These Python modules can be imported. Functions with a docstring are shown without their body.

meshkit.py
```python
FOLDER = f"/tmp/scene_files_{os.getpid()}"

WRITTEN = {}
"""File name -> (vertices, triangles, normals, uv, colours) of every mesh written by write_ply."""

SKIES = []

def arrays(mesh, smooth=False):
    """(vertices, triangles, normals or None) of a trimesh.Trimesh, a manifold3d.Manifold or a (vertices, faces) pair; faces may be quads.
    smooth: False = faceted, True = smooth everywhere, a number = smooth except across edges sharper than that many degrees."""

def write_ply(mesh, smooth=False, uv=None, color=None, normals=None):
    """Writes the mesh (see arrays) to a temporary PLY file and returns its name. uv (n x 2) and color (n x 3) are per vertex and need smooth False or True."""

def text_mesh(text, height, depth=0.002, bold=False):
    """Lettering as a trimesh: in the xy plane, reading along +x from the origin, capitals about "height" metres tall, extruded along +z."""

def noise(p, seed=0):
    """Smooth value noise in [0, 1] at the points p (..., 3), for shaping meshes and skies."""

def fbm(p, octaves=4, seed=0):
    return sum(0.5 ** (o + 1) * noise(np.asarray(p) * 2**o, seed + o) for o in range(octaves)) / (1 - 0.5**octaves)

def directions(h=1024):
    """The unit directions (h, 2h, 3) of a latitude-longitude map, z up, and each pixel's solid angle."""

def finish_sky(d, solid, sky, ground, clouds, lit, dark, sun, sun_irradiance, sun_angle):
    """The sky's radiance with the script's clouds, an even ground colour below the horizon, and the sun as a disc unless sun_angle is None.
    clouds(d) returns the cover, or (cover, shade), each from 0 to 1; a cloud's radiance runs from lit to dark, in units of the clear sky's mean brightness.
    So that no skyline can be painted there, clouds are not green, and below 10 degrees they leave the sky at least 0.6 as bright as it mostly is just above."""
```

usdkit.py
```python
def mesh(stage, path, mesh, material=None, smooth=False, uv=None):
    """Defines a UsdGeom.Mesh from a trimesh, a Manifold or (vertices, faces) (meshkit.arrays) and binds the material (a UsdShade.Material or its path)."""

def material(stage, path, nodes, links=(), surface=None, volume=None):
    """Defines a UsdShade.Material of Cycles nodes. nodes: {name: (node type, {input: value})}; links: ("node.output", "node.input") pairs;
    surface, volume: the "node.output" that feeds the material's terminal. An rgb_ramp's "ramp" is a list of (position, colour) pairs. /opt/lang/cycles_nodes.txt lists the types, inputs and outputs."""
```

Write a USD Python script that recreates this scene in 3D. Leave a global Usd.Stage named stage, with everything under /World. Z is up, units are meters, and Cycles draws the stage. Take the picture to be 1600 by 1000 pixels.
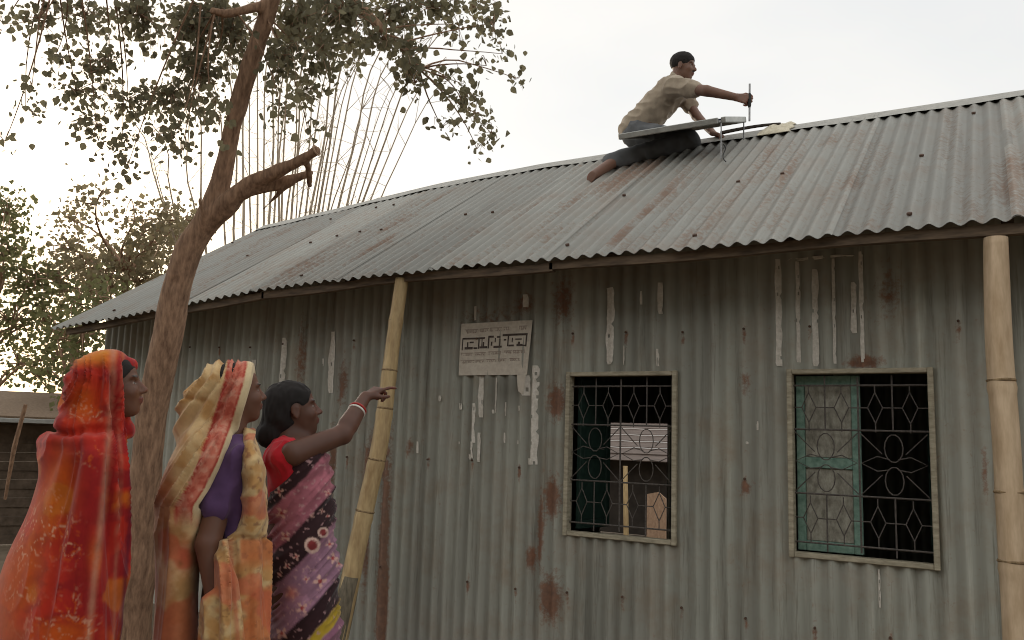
import math, random
import numpy as np, trimesh, usdkit, meshkit
from pxr import Usd, UsdGeom, UsdLux, UsdShade, Gf, Sdf, Vt

stage = Usd.Stage.CreateInMemory()
UsdGeom.Xform.Define(stage, '/World')
T = Sdf.ValueTypeNames
rng = np.random.default_rng(7)
random.seed(7)

# ------------------------------------------------------------------ camera, sky, sun, exposure
CAM_H, CAM_D = 1.37, 4.6
FOC, YAW, PITCH, ROLL = 1316.5, 0.5297, 0.1416, 0.0329        # focal length in pixels of a 1600 px wide frame
EXPOSURE = 0.14
SKY_STRENGTH = 0.1
SUN_AZ, SUN_EL = -1.02, 0.24                                   # azimuth from +y towards +x, elevation
SUN_INTENSITY, SUN_ANGLE = 0.3, 12.0
cy_, sy_, cp_, sp_ = math.cos(YAW), math.sin(YAW), math.cos(PITCH), math.sin(PITCH)
FWD = np.array([-sy_ * cp_, cy_ * cp_, sp_])
_R = np.array([cy_, sy_, 0.0]); _U = np.cross(_R, FWD)
RGT = math.cos(ROLL) * _R + math.sin(ROLL) * _U
UPV = -math.sin(ROLL) * _R + math.cos(ROLL) * _U
CAM = np.array([0, -CAM_D, CAM_H])
cam = UsdGeom.Camera.Define(stage, '/World/camera')
cam.CreateHorizontalApertureAttr(36.0); cam.CreateVerticalApertureAttr(22.5)
cam.CreateFocalLengthAttr(36.0 * FOC / 1600.0)
cam.CreateExposureAttr(EXPOSURE)
M4 = Gf.Matrix4d(*RGT, 0, *UPV, 0, *(-FWD), 0, *CAM, 1)
UsdGeom.Xformable(cam).AddTransformOp().Set(M4)

sun_dir = np.array([math.sin(SUN_AZ) * math.cos(SUN_EL), math.cos(SUN_AZ) * math.cos(SUN_EL), math.sin(SUN_EL)])
sky = UsdLux.DomeLight.Define(stage, '/World/sky')
skymat = usdkit.material(stage, '/World/Looks/sky_air', {
    's': ('sky_texture', {'sky_type': 'single_scattering', 'sun_disc': False, 'sun_elevation': SUN_EL, 'sun_rotation': SUN_AZ,
                          'air_density': 1.0, 'aerosol_density': 3.0, 'ozone_density': 1.0}),
    'tc': ('texture_coordinate', {}), 'mp': ('mapping', {'scale': (1, 1, 2.5)}),
    'n': ('noise_texture', {'scale': 1.6, 'detail': 4, 'roughness': .5}),
    'cr': ('rgb_ramp', {'ramp': [(.3, (8.7, 8.9, 8.95)), (.7, (10.8, 10.5, 9.9))]}),
    'm': ('mix_color', {'fac': .76, 'use_clamp': False}),
    'b': ('background_shader', {'strength': SKY_STRENGTH})},
    [('tc.generated', 'mp.vector'), ('mp.vector', 'n.vector'), ('n.fac', 'cr.fac'), ('s.color', 'm.a'), ('cr.color', 'm.b'), ('m.result', 'b.color')], surface='b.background')
UsdShade.MaterialBindingAPI.Apply(sky.GetPrim()).Bind(skymat)
sky.GetPrim().SetCustomDataByKey('kind', 'structure')
sun = UsdLux.DistantLight.Define(stage, '/World/sun')
sun.CreateNormalizeAttr(True); sun.CreateIntensityAttr(SUN_INTENSITY); sun.CreateAngleAttr(SUN_ANGLE); sun.CreateColorAttr(Gf.Vec3f(1.0, .86, .68))
zx = sun_dir; xx = np.cross([0, 0, 1.0], zx); xx /= np.linalg.norm(xx); yx = np.cross(zx, xx)
UsdGeom.Xformable(sun).AddTransformOp().Set(Gf.Matrix4d(*xx, 0, *yx, 0, *zx, 0, 0, 0, 30, 1))

# ------------------------------------------------------------------ helpers
def ray(x, y): return FWD + RGT * (x - 800) / FOC + UPV * (500 - y) / FOC
def aty(x, y, Y):                                              # point of the vertical plane y = Y that is seen at photo pixel (x, y)
    v = ray(x, y); return CAM + v * (Y + CAM_D) / v[1]
def dep(x, y, Z): return CAM + ray(x, y) * Z                   # point at distance Z

NAMES = {}
def numbered(parent, name):
    k = NAMES.get((parent, name), 0); NAMES[(parent, name)] = k + 1
    return f'{parent}/{name}' if k == 0 else f'{parent}/{name}_{k:03d}'
def tag(p, label=None, cat=None, group=None, kind=None):
    p = p.GetPrim() if hasattr(p, 'GetPrim') else p
    for k, v in (('label', label), ('category', cat), ('group', group), ('kind', kind)):
        if v: p.SetCustomDataByKey(k, v)
    return p
ORG = {}
def thing(name, loc, label, cat, group=None, kind=None):
    path = numbered('/World', name)
    x = UsdGeom.Xform.Define(stage, path); x.AddTranslateOp().Set(Gf.Vec3d(*map(float, loc)))
    tag(x, label, cat, group, kind); ORG[path] = np.array(loc, float)
    return path
def obj(name, mesh, mat, parent='/World', smooth=False, col=None, prim=None, label=None, kind=None):
    """one Mesh prim; the mesh is given in world coordinates"""
    path = numbered(parent, name)
    org = ORG.get(parent, np.zeros(3)); ORG[path] = org
    v, f, n = meshkit.arrays(mesh, smooth)
    m = usdkit.mesh(stage, path, (v - org, f), LOOK[mat])
    if n is not None:
        m.CreateNormalsAttr(Vt.Vec3fArray.FromNumpy(n.astype(np.float32))); m.SetNormalsInterpolation('vertex')
    pv = UsdGeom.PrimvarsAPI(m)
    if col is not None: pv.CreatePrimvar('col', T.Color3fArray, 'vertex').Set(Vt.Vec3fArray.FromNumpy(np.asarray(col, np.float32)))
    if prim is not None: pv.CreatePrimvar('mask', T.Color3fArray, 'vertex').Set(Vt.Vec3fArray.FromNumpy(np.asarray(prim, np.float32)))
    tag(m, label=label, kind=kind)
    return path
def merge(ms):
    vs, fs, n = [], [], 0
    for m in ms:
        v, f = (np.asarray(m.vertices), np.asarray(m.faces)) if hasattr(m, 'vertices') else m
        vs.append(v); fs.append(np.asarray(f) + n); n += len(v)
    return np.vstack(vs), np.vstack(fs)
def tri(v, q):
    q = np.asarray(q); return np.asarray(v, float), np.vstack([q[:, [0, 1, 2]], q[:, [0, 2, 3]]])
def unit(v): v = np.asarray(v, float); return v / np.linalg.norm(v)
def box(lo, hi, bev=0.0):
    lo, hi = np.asarray(lo, float), np.asarray(hi, float)
    if not bev:
        m = trimesh.creation.box(hi - lo); m.apply_translation((lo + hi) / 2); return np.asarray(m.vertices), np.asarray(m.faces)
    pts = [[(lo[0] + bev * (i != 0), hi[0] - bev * (i != 0)), (lo[1] + bev * (i != 1), hi[1] - bev * (i != 1)), (lo[2] + bev * (i != 2), hi[2] - bev * (i != 2))] for i in range(3)]
    P = [(a, b, c) for X, Y, Z in pts for a in X for b in Y for c in Z]
    h = trimesh.convex.convex_hull(np.array(P)); return np.asarray(h.vertices), np.asarray(h.faces)
def obox(a, b, w, t, up=(0, 0, 1), bev=.004):
    """a bar from a to b, w wide, t thick"""
    a, b = np.asarray(a, float), np.asarray(b, float); d = unit(b - a); s = np.cross(d, up)
    s = unit(s if np.linalg.norm(s) > 1e-6 else np.cross(d, [1, 0, 0])); n = np.cross(s, d)
    v, f = box((-w / 2, 0, -t / 2), (w / 2, np.linalg.norm(b - a), t / 2), bev)
    return a + v[:, :1] * s + v[:, 1:2] * d + v[:, 2:] * n, f
def tube(pts, radii, n=8, cap=True, wob=0, seed=0):
    pts = np.asarray(pts, float); radii = np.broadcast_to(np.asarray(radii, float), len(pts))
    tang = np.gradient(pts, axis=0); tang /= np.maximum(np.linalg.norm(tang, axis=1, keepdims=True), 1e-9)
    up = np.array([0, 0, 1.0]) if abs(tang[0][2]) < .9 else np.array([1.0, 0, 0])
    vs = []; s = unit(np.cross(tang[0], up))
    for p, t, r in zip(pts, tang, radii):
        s = unit(s - t * (s @ t)); b = np.cross(t, s); a = np.arange(n) * 2 * math.pi / n
        rr = r * (1 + wob * (np.sin(a * 2 + seed + p[2] * 5) + np.sin(a * 3 + p[2] * 9)) * .5)
        vs.append(p + rr[:, None] * (np.cos(a)[:, None] * s + np.sin(a)[:, None] * b))
    m = len(pts); v = np.vstack(vs); q = []
    i, j = np.meshgrid(np.arange(m - 1), np.arange(n), indexing='ij'); j2 = (j + 1) % n
    q = np.stack([i * n + j, i * n + j2, (i + 1) * n + j2, (i + 1) * n + j], -1).reshape(-1, 4)
    f = np.vstack([q[:, [0, 1, 2]], q[:, [0, 2, 3]]])
    if cap:
        v = np.vstack([v, pts[0], pts[-1]]); a = np.arange(n); a2 = (a + 1) % n
        f = np.vstack([f, np.stack([a2, a, a * 0 + m * n], 1), np.stack([(m - 1) * n + a, (m - 1) * n + a2, a * 0 + m * n + 1], 1)])
    return v, f
def spline(P, n):
    """smooth curve through the rows of P"""
    from scipy.interpolate import PchipInterpolator
    P = np.asarray(P, float); t = np.r_[0, np.cumsum(np.linalg.norm(np.diff(P[:, :3], axis=0), axis=1))]
    return PchipInterpolator(t, P)(np.linspace(0, t[-1], n))

# ---- signed distance fields on a grid, meshed by surface nets
class Field:
    def __init__(s, lo, hi, h):
        s.lo, s.h = np.asarray(lo, float), h; s.n = np.ceil((np.asarray(hi, float) - s.lo) / h).astype(int) + 1
        s.D = np.full(s.n, .2, np.float32)
    def sub(s, lo, hi):
        a = np.clip(np.floor((np.asarray(lo) - s.lo) / s.h).astype(int), 0, s.n); b = np.clip(np.ceil((np.asarray(hi) - s.lo) / s.h).astype(int) + 1, 0, s.n)
        sl = tuple(slice(i, j) for i, j in zip(a, b))
        ax = [s.lo[k] + s.h * np.arange(a[k], b[k]) for k in range(3)]
        return sl, np.stack(np.meshgrid(*ax, indexing='ij'), -1)
    def put(s, fn, lo, hi, k=.01, mode='add', pad=.06):
        sl, p = s.sub(np.asarray(lo) - pad, np.asarray(hi) + pad)
        if p.size == 0: return
        d = fn(p).astype(np.float32); D = s.D[sl]
        if mode == 'add':
            h = np.clip(.5 + .5 * (D - d) / k, 0, 1); s.D[sl] = D * (1 - h) + d * h - k * h * (1 - h)
        else:                                                   # cut
            h = np.clip(.5 - .5 * (D + d) / k, 0, 1); s.D[sl] = D * (1 - h) - d * h + k * h * (1 - h)
    def cone(s, a, b, ra, rb=None, k=.012, mode='add'):
        a, b = np.asarray(a, float), np.asarray(b, float); rb = ra if rb is None else rb
        def fn(p):
            d = b - a; t = np.clip(((p - a) @ d) / max(d @ d, 1e-12), 0, 1)
            return np.linalg.norm(p - a - t[..., None] * d, axis=-1) - (ra + (rb - ra) * t)
        R = max(ra, rb); s.put(fn, np.minimum(a, b) - R, np.maximum(a, b) + R, k, mode)
    def ell(s, c, axes, r, k=.012, mode='add'):
        c, A, r = np.asarray(c, float), np.asarray(axes, float), np.asarray(r, float)
        def fn(p):
            q = (p - c) @ A.T; k0 = np.linalg.norm(q / r, axis=-1); k1 = np.linalg.norm(q / r ** 2, axis=-1)
            return np.where(k0 < 1e-6, -r.min(), k0 * (k0 - 1) / np.maximum(k1, 1e-9))
        ex = np.sqrt(((A * r[:, None]) ** 2).sum(0)); s.put(fn, c - ex, c + ex, k, mode)
    def mesh(s):
        D = s.D.copy(); D[0], D[-1], D[:, 0], D[:, -1], D[:, :, 0], D[:, :, -1] = .1, .1, .1, .1, .1, .1
        inside = D < 0; nx, ny, nz = np.array(D.shape) - 1
        c = [inside[i:i + nx, j:j + ny, k:k + nz] for i in (0, 1) for j in (0, 1) for k in (0, 1)]
        cnt = sum(x.astype(np.int8) for x in c); mixed = (cnt > 0) & (cnt < 8)
        idx = np.argwhere(mixed); ids = np.full(mixed.shape, -1, np.int64); ids[mixed] = np.arange(len(idx))
        acc, w = np.zeros((len(idx), 3)), np.zeros(len(idx))
        for ax in range(3):
            o1, o2 = [a for a in range(3) if a != ax]
            for u in (0, 1):
                for v in (0, 1):
                    p0 = idx.copy(); p0[:, o1] += u; p0[:, o2] += v; p1 = p0.copy(); p1[:, ax] += 1
                    d0, d1 = D[tuple(p0.T)], D[tuple(p1.T)]; ok = (d0 < 0) != (d1 < 0)
                    t = np.where(ok, d0 / np.where(ok, d0 - d1, 1), 0); pt = p0.astype(float); pt[:, ax] += t
                    acc[ok] += pt[ok]; w[ok] += 1
        V = s.lo + s.h * acc / w[:, None]; Q = []
        for ax in range(3):
            o1, o2 = [(1, 2), (2, 0), (0, 1)][ax]
            a = np.take(inside, range(0, D.shape[ax] - 1), ax); b = np.take(inside, range(1, D.shape[ax]), ax)
            for flip, sel in ((False, a & ~b), (True, ~a & b)):
                e = np.argwhere(sel); e = e[(e[:, o1] > 0) & (e[:, o2] > 0)]
                if not len(e): continue
                def cell(u, v):
                    q = e.copy(); q[:, o1] -= u; q[:, o2] -= v; return ids[tuple(q.T)]
                quad = np.stack([cell(1, 1), cell(0, 1), cell(0, 0), cell(1, 0)], 1)
                Q.append(quad[:, ::-1] if flip else quad)
        return tri(V, np.vstack(Q))
def path_sdf(p, pts):
    d = None
    for a, b in zip(pts[:-1], pts[1:]):
        A_, B_ = a[:3], b[:3]; e = B_ - A_; t = np.clip(((p - A_) @ e) / max(e @ e, 1e-12), 0, 1)
        x = np.linalg.norm(p - A_ - t[..., None] * e, axis=-1) - (a[3] + (b[3] - a[3]) * t); d = x if d is None else np.minimum(d, x)
    return d
def relax(m, n=3, lam=.5):
    """Taubin smoothing"""
    import scipy.sparse as sp
    v, f = np.array(m[0]), m[1]
    e = np.vstack([f[:, [0, 1]], f[:, [1, 2]], f[:, [2, 0]]]); e = np.vstack([e, e[:, ::-1]])
    A = sp.coo_matrix((np.ones(len(e)), (e[:, 0], e[:, 1])), (len(v), len(v))).tocsr(); A.data[:] = 1
    A = sp.diags(1 / np.maximum(np.asarray(A.sum(1)).ravel(), 1)) @ A
    for _ in range(n):
        v = v + lam * (A @ v - v); v = v - (lam + .03) * (A @ v - v)
    return v, f
def normals(m): return meshkit.arrays(m, True)[2]

# ------------------------------------------------------------------ materials
LOOK = {}
def look(name, nodes, links, surface='p.BSDF'):
    LOOK[name] = usdkit.material(stage, '/World/Looks/' + name, nodes, links, surface=surface)
def plain(name, ca, cb, scale=(6, 6, 6), rough=.8, bump=.2, nscale=6, metallic=0.0, spec=.3, detail=5, bdist=.004):
    look(name, {'g': ('geometry', {}), 'mp': ('mapping', {'scale': scale}), 'n': ('noise_texture', {'scale': nscale, 'detail': detail, 'roughness': .65}),
        'r': ('rgb_ramp', {'ramp': [(.3, ca), (.7, cb)]}), 'bp': ('bump', {'strength': bump, 'distance': bdist}),
        'p': ('principled_bsdf', {'roughness': rough, 'metallic': metallic, 'specular_ior_level': spec})},
        [('g.position', 'mp.vector'), ('mp.vector', 'n.vector'), ('n.fac', 'r.fac'), ('r.color', 'p.base_color'), ('n.fac', 'bp.height'), ('bp.normal', 'p.normal')])
def colmat(name, rough=.85, spec=.2, sheen=0.0, weave=900, wstr=.15, sub=0.0, vary=.22):
    """colour from the mesh's own colours, with fine tone and relief"""
    look(name, {'a': ('attribute', {'attribute': 'col'}), 'g': ('geometry', {}), 'n': ('noise_texture', {'scale': 14, 'detail': 6, 'roughness': .7}),
        'mr': ('map_range', {'from_min': .25, 'from_max': .75, 'to_min': 1 - vary, 'to_max': 1 + vary}), 'mx': ('vector_math', {'math_type': 'scale'}),
        'n2': ('noise_texture', {'scale': weave, 'detail': 2}), 'bp': ('bump', {'strength': wstr, 'distance': .002}),
        'p': ('principled_bsdf', {'roughness': rough, 'specular_ior_level': spec, 'sheen_weight': sheen, 'sheen_roughness': .4, 'subsurface_weight': sub, 'subsurface_scale': .01})},
        [('g.position', 'n.vector'), ('n.fac', 'mr.value'), ('a.color', 'mx.vector1'), ('mr.result', 'mx.scale'), ('mx.vector', 'p.base_color'),
         ('g.position', 'n2.vector'), ('n2.fac', 'bp.height'), ('bp.normal', 'p.normal')])
colmat('cloth', sheen=.15, weave=500, wstr=.25)
colmat('skin', rough=.5, spec=.35, weave=260, wstr=.12, sub=.08, vary=.12)
colmat('hair', rough=.7, spec=.2, weave=300, wstr=.5)

def tin(name, axis, base, dirt, streak, rough=.55, spec=.4, rust=((.12, .04, .02), (.25, .10, .05), (.34, .18, .11))):
    """corrugated iron: dull zinc with streaks along the sheet, the mesh's mask gives rust (r), grime and painted valley shade (g), pale scuffs (b)"""
    sc = {'z': (16, 16, .8), 'y': (16, .9, .9)}[axis]
    look(name, {'g': ('geometry', {}), 'oi': ('object_info', {}), 'mp': ('mapping', {'scale': sc}),
        'n': ('noise_texture', {'scale': 1.0, 'detail': 7, 'roughness': .75}),
        'r': ('rgb_ramp', {'ramp': [(.28, streak), (.46, base), (.58, base), (.76, tuple(min(1, c * 1.45) for c in base))]}),
        'n2': ('noise_texture', {'scale': 3.2, 'detail': 7, 'roughness': .7}), 'r2': ('rgb_ramp', {'ramp': [(.47, (0, 0, 0)), (.68, (1, 1, 1))]}),
        'd0': ('math', {'math_type': 'multiply', 'value2': .55}), 'd1': ('mix_color', {'b': dirt}),
        'n3': ('noise_texture', {'scale': 30, 'detail': 6, 'roughness': .75}), 'a': ('attribute', {'attribute': 'mask'}), 'sp': ('separate_color', {}),
        'ra': ('math', {'math_type': 'add'}), 'rr': ('rgb_ramp', {'ramp': [(.62, (0, 0, 0)), (.86, (.8, .8, .8))]}),
        'rc': ('rgb_ramp', {'ramp': [(.3, rust[0]), (.6, rust[1]), (.8, rust[2])]}),
        'm2': ('mix_color', {}), 'gm': ('mix_color', {'b': (.075, .062, .045)}), 'sm': ('mix_color', {'b': (.55, .53, .47)}),
        'tv': ('map_range', {'to_min': .84, 'to_max': 1.14}), 'tm': ('vector_math', {'math_type': 'scale'}),
        'rg': ('map_range', {'to_min': rough, 'to_max': .95}), 'bp': ('bump', {'strength': .15, 'distance': .003}),
        'p': ('principled_bsdf', {'specular_ior_level': spec, 'metallic': .15})},
        [('g.position', 'mp.vector'), ('mp.vector', 'n.vector'), ('n.fac', 'r.fac'), ('g.position', 'n2.vector'), ('n2.fac', 'r2.fac'), ('r2.color', 'd0.value1'), ('d0.value', 'd1.fac'),
         ('r.color', 'd1.a'), ('g.position', 'n3.vector'), ('a.color', 'sp.color'), ('n3.fac', 'ra.value1'), ('sp.r', 'ra.value2'), ('ra.value', 'rr.fac'), ('n3.fac', 'rc.fac'),
         ('d1.result', 'sm.a'), ('sp.b', 'sm.fac'), ('sm.result', 'gm.a'), ('sp.g', 'gm.fac'), ('gm.result', 'm2.a'), ('rc.color', 'm2.b'), ('rr.color', 'm2.fac'),
         ('oi.random', 'tv.value'), ('m2.result', 'tm.vector1'), ('tv.result', 'tm.scale'), ('tm.vector', 'p.base_color'),
         ('rr.color', 'rg.value'), ('rg.result', 'p.roughness'), ('n3.fac', 'bp.height'), ('bp.normal', 'p.normal')])
tin('wall_tin', 'z', (.395, .395, .335), (.32, .235, .155), (.13, .115, .085), .62, .3)
tin('roof_tin', 'y', (.285, .28, .25), (.26, .205, .16), (.215, .205, .18), .6, .35, ((.15, .075, .045), (.24, .145, .095), (.28, .19, .14)))
plain('cap_tin', (.30, .29, .26), (.44, .42, .37), (4, 4, 4), .6, .1, 5, .1)
plain('frame_wood', (.24, .21, .15), (.50, .44, .32), (5, 5, 20), .8, .3, 3)
plain('beam_wood', (.06, .043, .03), (.22, .155, .10), (3, 20, 20), .85, .4, 2)
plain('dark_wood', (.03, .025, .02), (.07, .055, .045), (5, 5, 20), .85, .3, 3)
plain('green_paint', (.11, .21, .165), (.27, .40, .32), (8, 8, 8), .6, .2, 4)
plain('green_shaded', (.010, .024, .018), (.022, .046, .034), (8, 8, 8), .6, .2, 4)  # shutter green with the shade of the room put into its colour
plain('dirty_pane', (.15, .135, .105), (.46, .44, .36), (18, 18, 9), .5, .2, 2, detail=7)
plain('iron', (.06, .055, .05), (.17, .145, .125), (20, 20, 20), .6, .2, 4, .3)
plain('rust_iron', (.05, .03, .022), (.14, .08, .055), (20, 20, 20), .9, .2, 4)
plain('paper', (.58, .53, .45), (.80, .75, .67), (12, 12, 12), .9, .1, 4)
plain('poster_paper', (.54, .475, .39), (.68, .61, .51), (9, 9, 9), .9, .1, 4)
plain('ink', (.05, .04, .035), (.13, .10, .085), (30, 30, 30), .9, .1, 4)
plain('faded_ink', (.30, .23, .19), (.42, .34, .28), (30, 30, 30), .9, .1, 4)
plain('bamboo', (.34, .225, .11), (.62, .46, .24), (14, 14, 3.2), .55, .25, 2, bdist=.003)
plain('bamboo_pale', (.46, .32, .19), (.72, .55, .37), (12, 12, 2.4), .55, .25, 2, bdist=.003)
plain('bamboo_node', (.13, .085, .045), (.40, .28, .15), (20, 20, 20), .8, .3, 3)
plain('bamboo_rot', (.10, .085, .06), (.24, .20, .14), (20, 20, 5), .9, .4, 3)
plain('bark', (.14, .078, .048), (.43, .265, .165), (22, 22, 5), .9, .5, 2, bdist=.012, detail=7)
plain('cut_wood', (.42, .27, .17), (.56, .38, .26), (20, 20, 20), .8, .2, 3)
plain('soil', (.11, .08, .052), (.21, .16, .11), (1, 1, 1), .95, .5, 3, bdist=.02, detail=8)
plain('culm', (.26, .20, .14), (.46, .37, .27), (9, 9, 1), .7, .1, 3)
plain('thatch', (.13, .085, .055), (.24, .17, .11), (5, 40, 40), .95, .5, 2, bdist=.01)
plain('mud', (.07, .05, .035), (.15, .11, .08), (3, 3, 3), .95, .4, 3)
plain('alu', (.30, .30, .28), (.42, .42, .39), (6, 6, 6), .4, .05, 3, .6)
plain('cell_blue', (.02, .025, .05), (.04, .05, .09), (6, 6, 6), .2, .02, 3)
plain('rubber', (.015, .014, .013), (.035, .033, .03), (10, 10, 10), .7, .1, 3)
plain('steel', (.20, .20, .20), (.36, .35, .34), (20, 20, 20), .35, .1, 3, .7)
plain('sack', (.48, .42, .30), (.68, .62, .48), (14, 14, 14), .9, .4, 3)
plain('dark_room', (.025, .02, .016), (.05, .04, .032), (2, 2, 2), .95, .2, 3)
plain('pink_tin', (.10, .075, .062), (.20, .152, .128), (2, 2, 30), .6, .2, 3)
plain('ochre_board', (.26, .16, .10), (.46, .31, .21), (10, 10, 5), .8, .2, 3)
plain('bangle_white', (.6, .57, .5), (.75, .72, .66), (30, 30, 30), .4, .05, 3)
plain('bangle_red', (.30, .02, .02), (.42, .04, .03), (30, 30, 30), .4, .05, 3)
def leafmat(name, a, b, tr=.35):
    look(name, {'g': ('geometry', {}), 'n': ('noise_texture', {'scale': 3.0, 'detail': 4}), 'r': ('rgb_ramp', {'ramp': [(.3, a), (.7, b)]}),
        'd': ('principled_bsdf', {'roughness': .55, 'specular_ior_level': .25}), 't': ('translucent_bsdf', {}), 'm': ('mix_closure', {'fac': tr})},
        [('g.position', 'n.vector'), ('n.fac', 'r.fac'), ('r.color', 'd.base_color'), ('r.color', 't.color'), ('d.BSDF', 'm.closure1'), ('t.BSDF', 'm.closure2')], surface='m.closure')
leafmat('leaf_near', (.13, .118, .075), (.27, .245, .15), .55)
leafmat('leaf_far', (.20, .165, .10), (.36, .30, .17), .55)
leafmat('leaf_green', (.11, .12, .05), (.26, .25, .11), .55)

leafmat('leaf_unseen_grove', (.035, .045, .02), (.08, .09, .035), .25)

# ------------------------------------------------------------------ ground
gx = np.r_[-120, -60, -30, np.linspace(-15, 15, 61), 30, 60, 120]
X, Y = np.meshgrid(gx, gx, indexing='ij')
Zg = (meshkit.fbm(np.stack([X * .5, Y * .5, 0 * X], -1), 4, 3) - .5) * .05 - .01
nn = len(gx); i, j = np.meshgrid(np.arange(nn - 1), np.arange(nn - 1), indexing='ij')
q = np.stack([i * nn + j, (i + 1) * nn + j, (i + 1) * nn + j + 1, i * nn + j + 1], -1).reshape(-1, 4)
tag(stage.GetPrimAtPath(obj('ground', tri(np.stack([X, Y, Zg], -1).reshape(-1, 3), q), 'soil', smooth=True)), kind='structure')

# ------------------------------------------------------------------ house
PC = .0866                                                     # corrugation pitch
U0, U1 = -6.86, 2.34
YE, YR, TAN = -.45, 1.80, math.tan(math.radians(32.3))
ZE = 1.02 + CAM_H
def droop(u): return np.interp(u, [-7.0, -6.0, -5.2, -4.6, -3.5, 9], [.22, .15, .085, .04, 0.0, 0.0])
def roofz(u, y): return ZE + (np.where(y > YR, 2 * YR - y, y) - YE) * TAN - droop(u)
YB = 2 * YR                                                    # rear wall
house = thing('tin_house', (-2.3, 1.8, 0), 'long low house of rusty corrugated iron sheets with two grilled windows', 'house')

def sheet(us, zs, fn, holes=()):
    """grid over us x zs, quads whose centre lies in a hole left out"""
    Ug, Zs = np.meshgrid(us, zs, indexing='ij'); v = fn(Ug, Zs).reshape(-1, 3); n = len(zs)
    i, j = np.meshgrid(np.arange(len(us) - 1), np.arange(n - 1), indexing='ij')
    uc, zc = (Ug[:-1, :-1] + Ug[1:, 1:]) / 2, (Zs[:-1, :-1] + Zs[1:, 1:]) / 2; keep = np.ones(uc.shape, bool)
    for a, b, c, d in holes: keep &= ~((uc > a) & (uc < b) & (zc > c) & (zc < d))
    q = np.stack([i * n + j, (i + 1) * n + j, (i + 1) * n + j + 1, i * n + j + 1], -1)[keep]
    v, f = tri(v, q); used = np.unique(f); re = np.full(len(v), -1); re[used] = np.arange(len(used))
    return (v[used], re[f]), np.stack([Ug, Zs], -1).reshape(-1, 2)[used]

WINS = [(-2.263, -1.620), (-.961, -.318)]
WB, WT = CAM_H - .5194, CAM_H + .3946
HOLES = [(a - .012, b + .012, WB - .012, WT + .012) for a, b in WINS]
# rust patches of the front wall: photo-measured places (u, z, half width, half height, strength)
def wp(x, y, w, h, s):
    p = aty(x, y, 0); k = abs(aty(x + 1, y, 0)[0] - p[0]); return (p[0], p[2], w * k, h * k, s)
RUST = [wp(870, 628, 11, 22, .5), wp(864, 778, 11, 26, .5), wp(845, 830, 5, 50, .42), wp(830, 872, 8, 14, .45), wp(860, 935, 14, 26, .55), wp(1350, 566, 24, 9, .55), wp(1166, 763, 8, 10, .42),
        wp(602, 720, 6, 60, .34), wp(598, 860, 7, 130, .52), wp(597, 960, 8, 70, .5), wp(580, 720, 12, 34, .34), wp(573, 850, 4, 70, .3), wp(535, 600, 7, 26, .36), wp(520, 715, 7, 40, .35), wp(880, 470, 16, 30, .3), wp(1165, 600, 7, 20, .28),
        wp(1540, 740, 5, 40, .26), wp(820, 475, 14, 14, .3), wp(1260, 640, 4, 30, .2), wp(640, 700, 5, 12, .3), wp(1390, 455, 18, 40, .2), wp(470, 560, 8, 40, .25), wp(765, 500, 40, 20, .18)]
NAILS = [(round(u / PC) * PC, z + rng.uniform(-.02, .02)) for z in (.5, 1.22, 2.02) for u in np.arange(U0 + .1, U1, PC * 4) if rng.random() < .8]
RUST += [(u, z - .035, .010, .045, rng.uniform(.18, .42)) for u, z in NAILS]
NAILS = [(u, z) for u, z in NAILS if not any(a - .06 < u < b + .06 and WB - .06 < z < WT + .06 for a, b in WINS)]
GRIME = [wp(790, 610, 26, 24, .35)]
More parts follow.
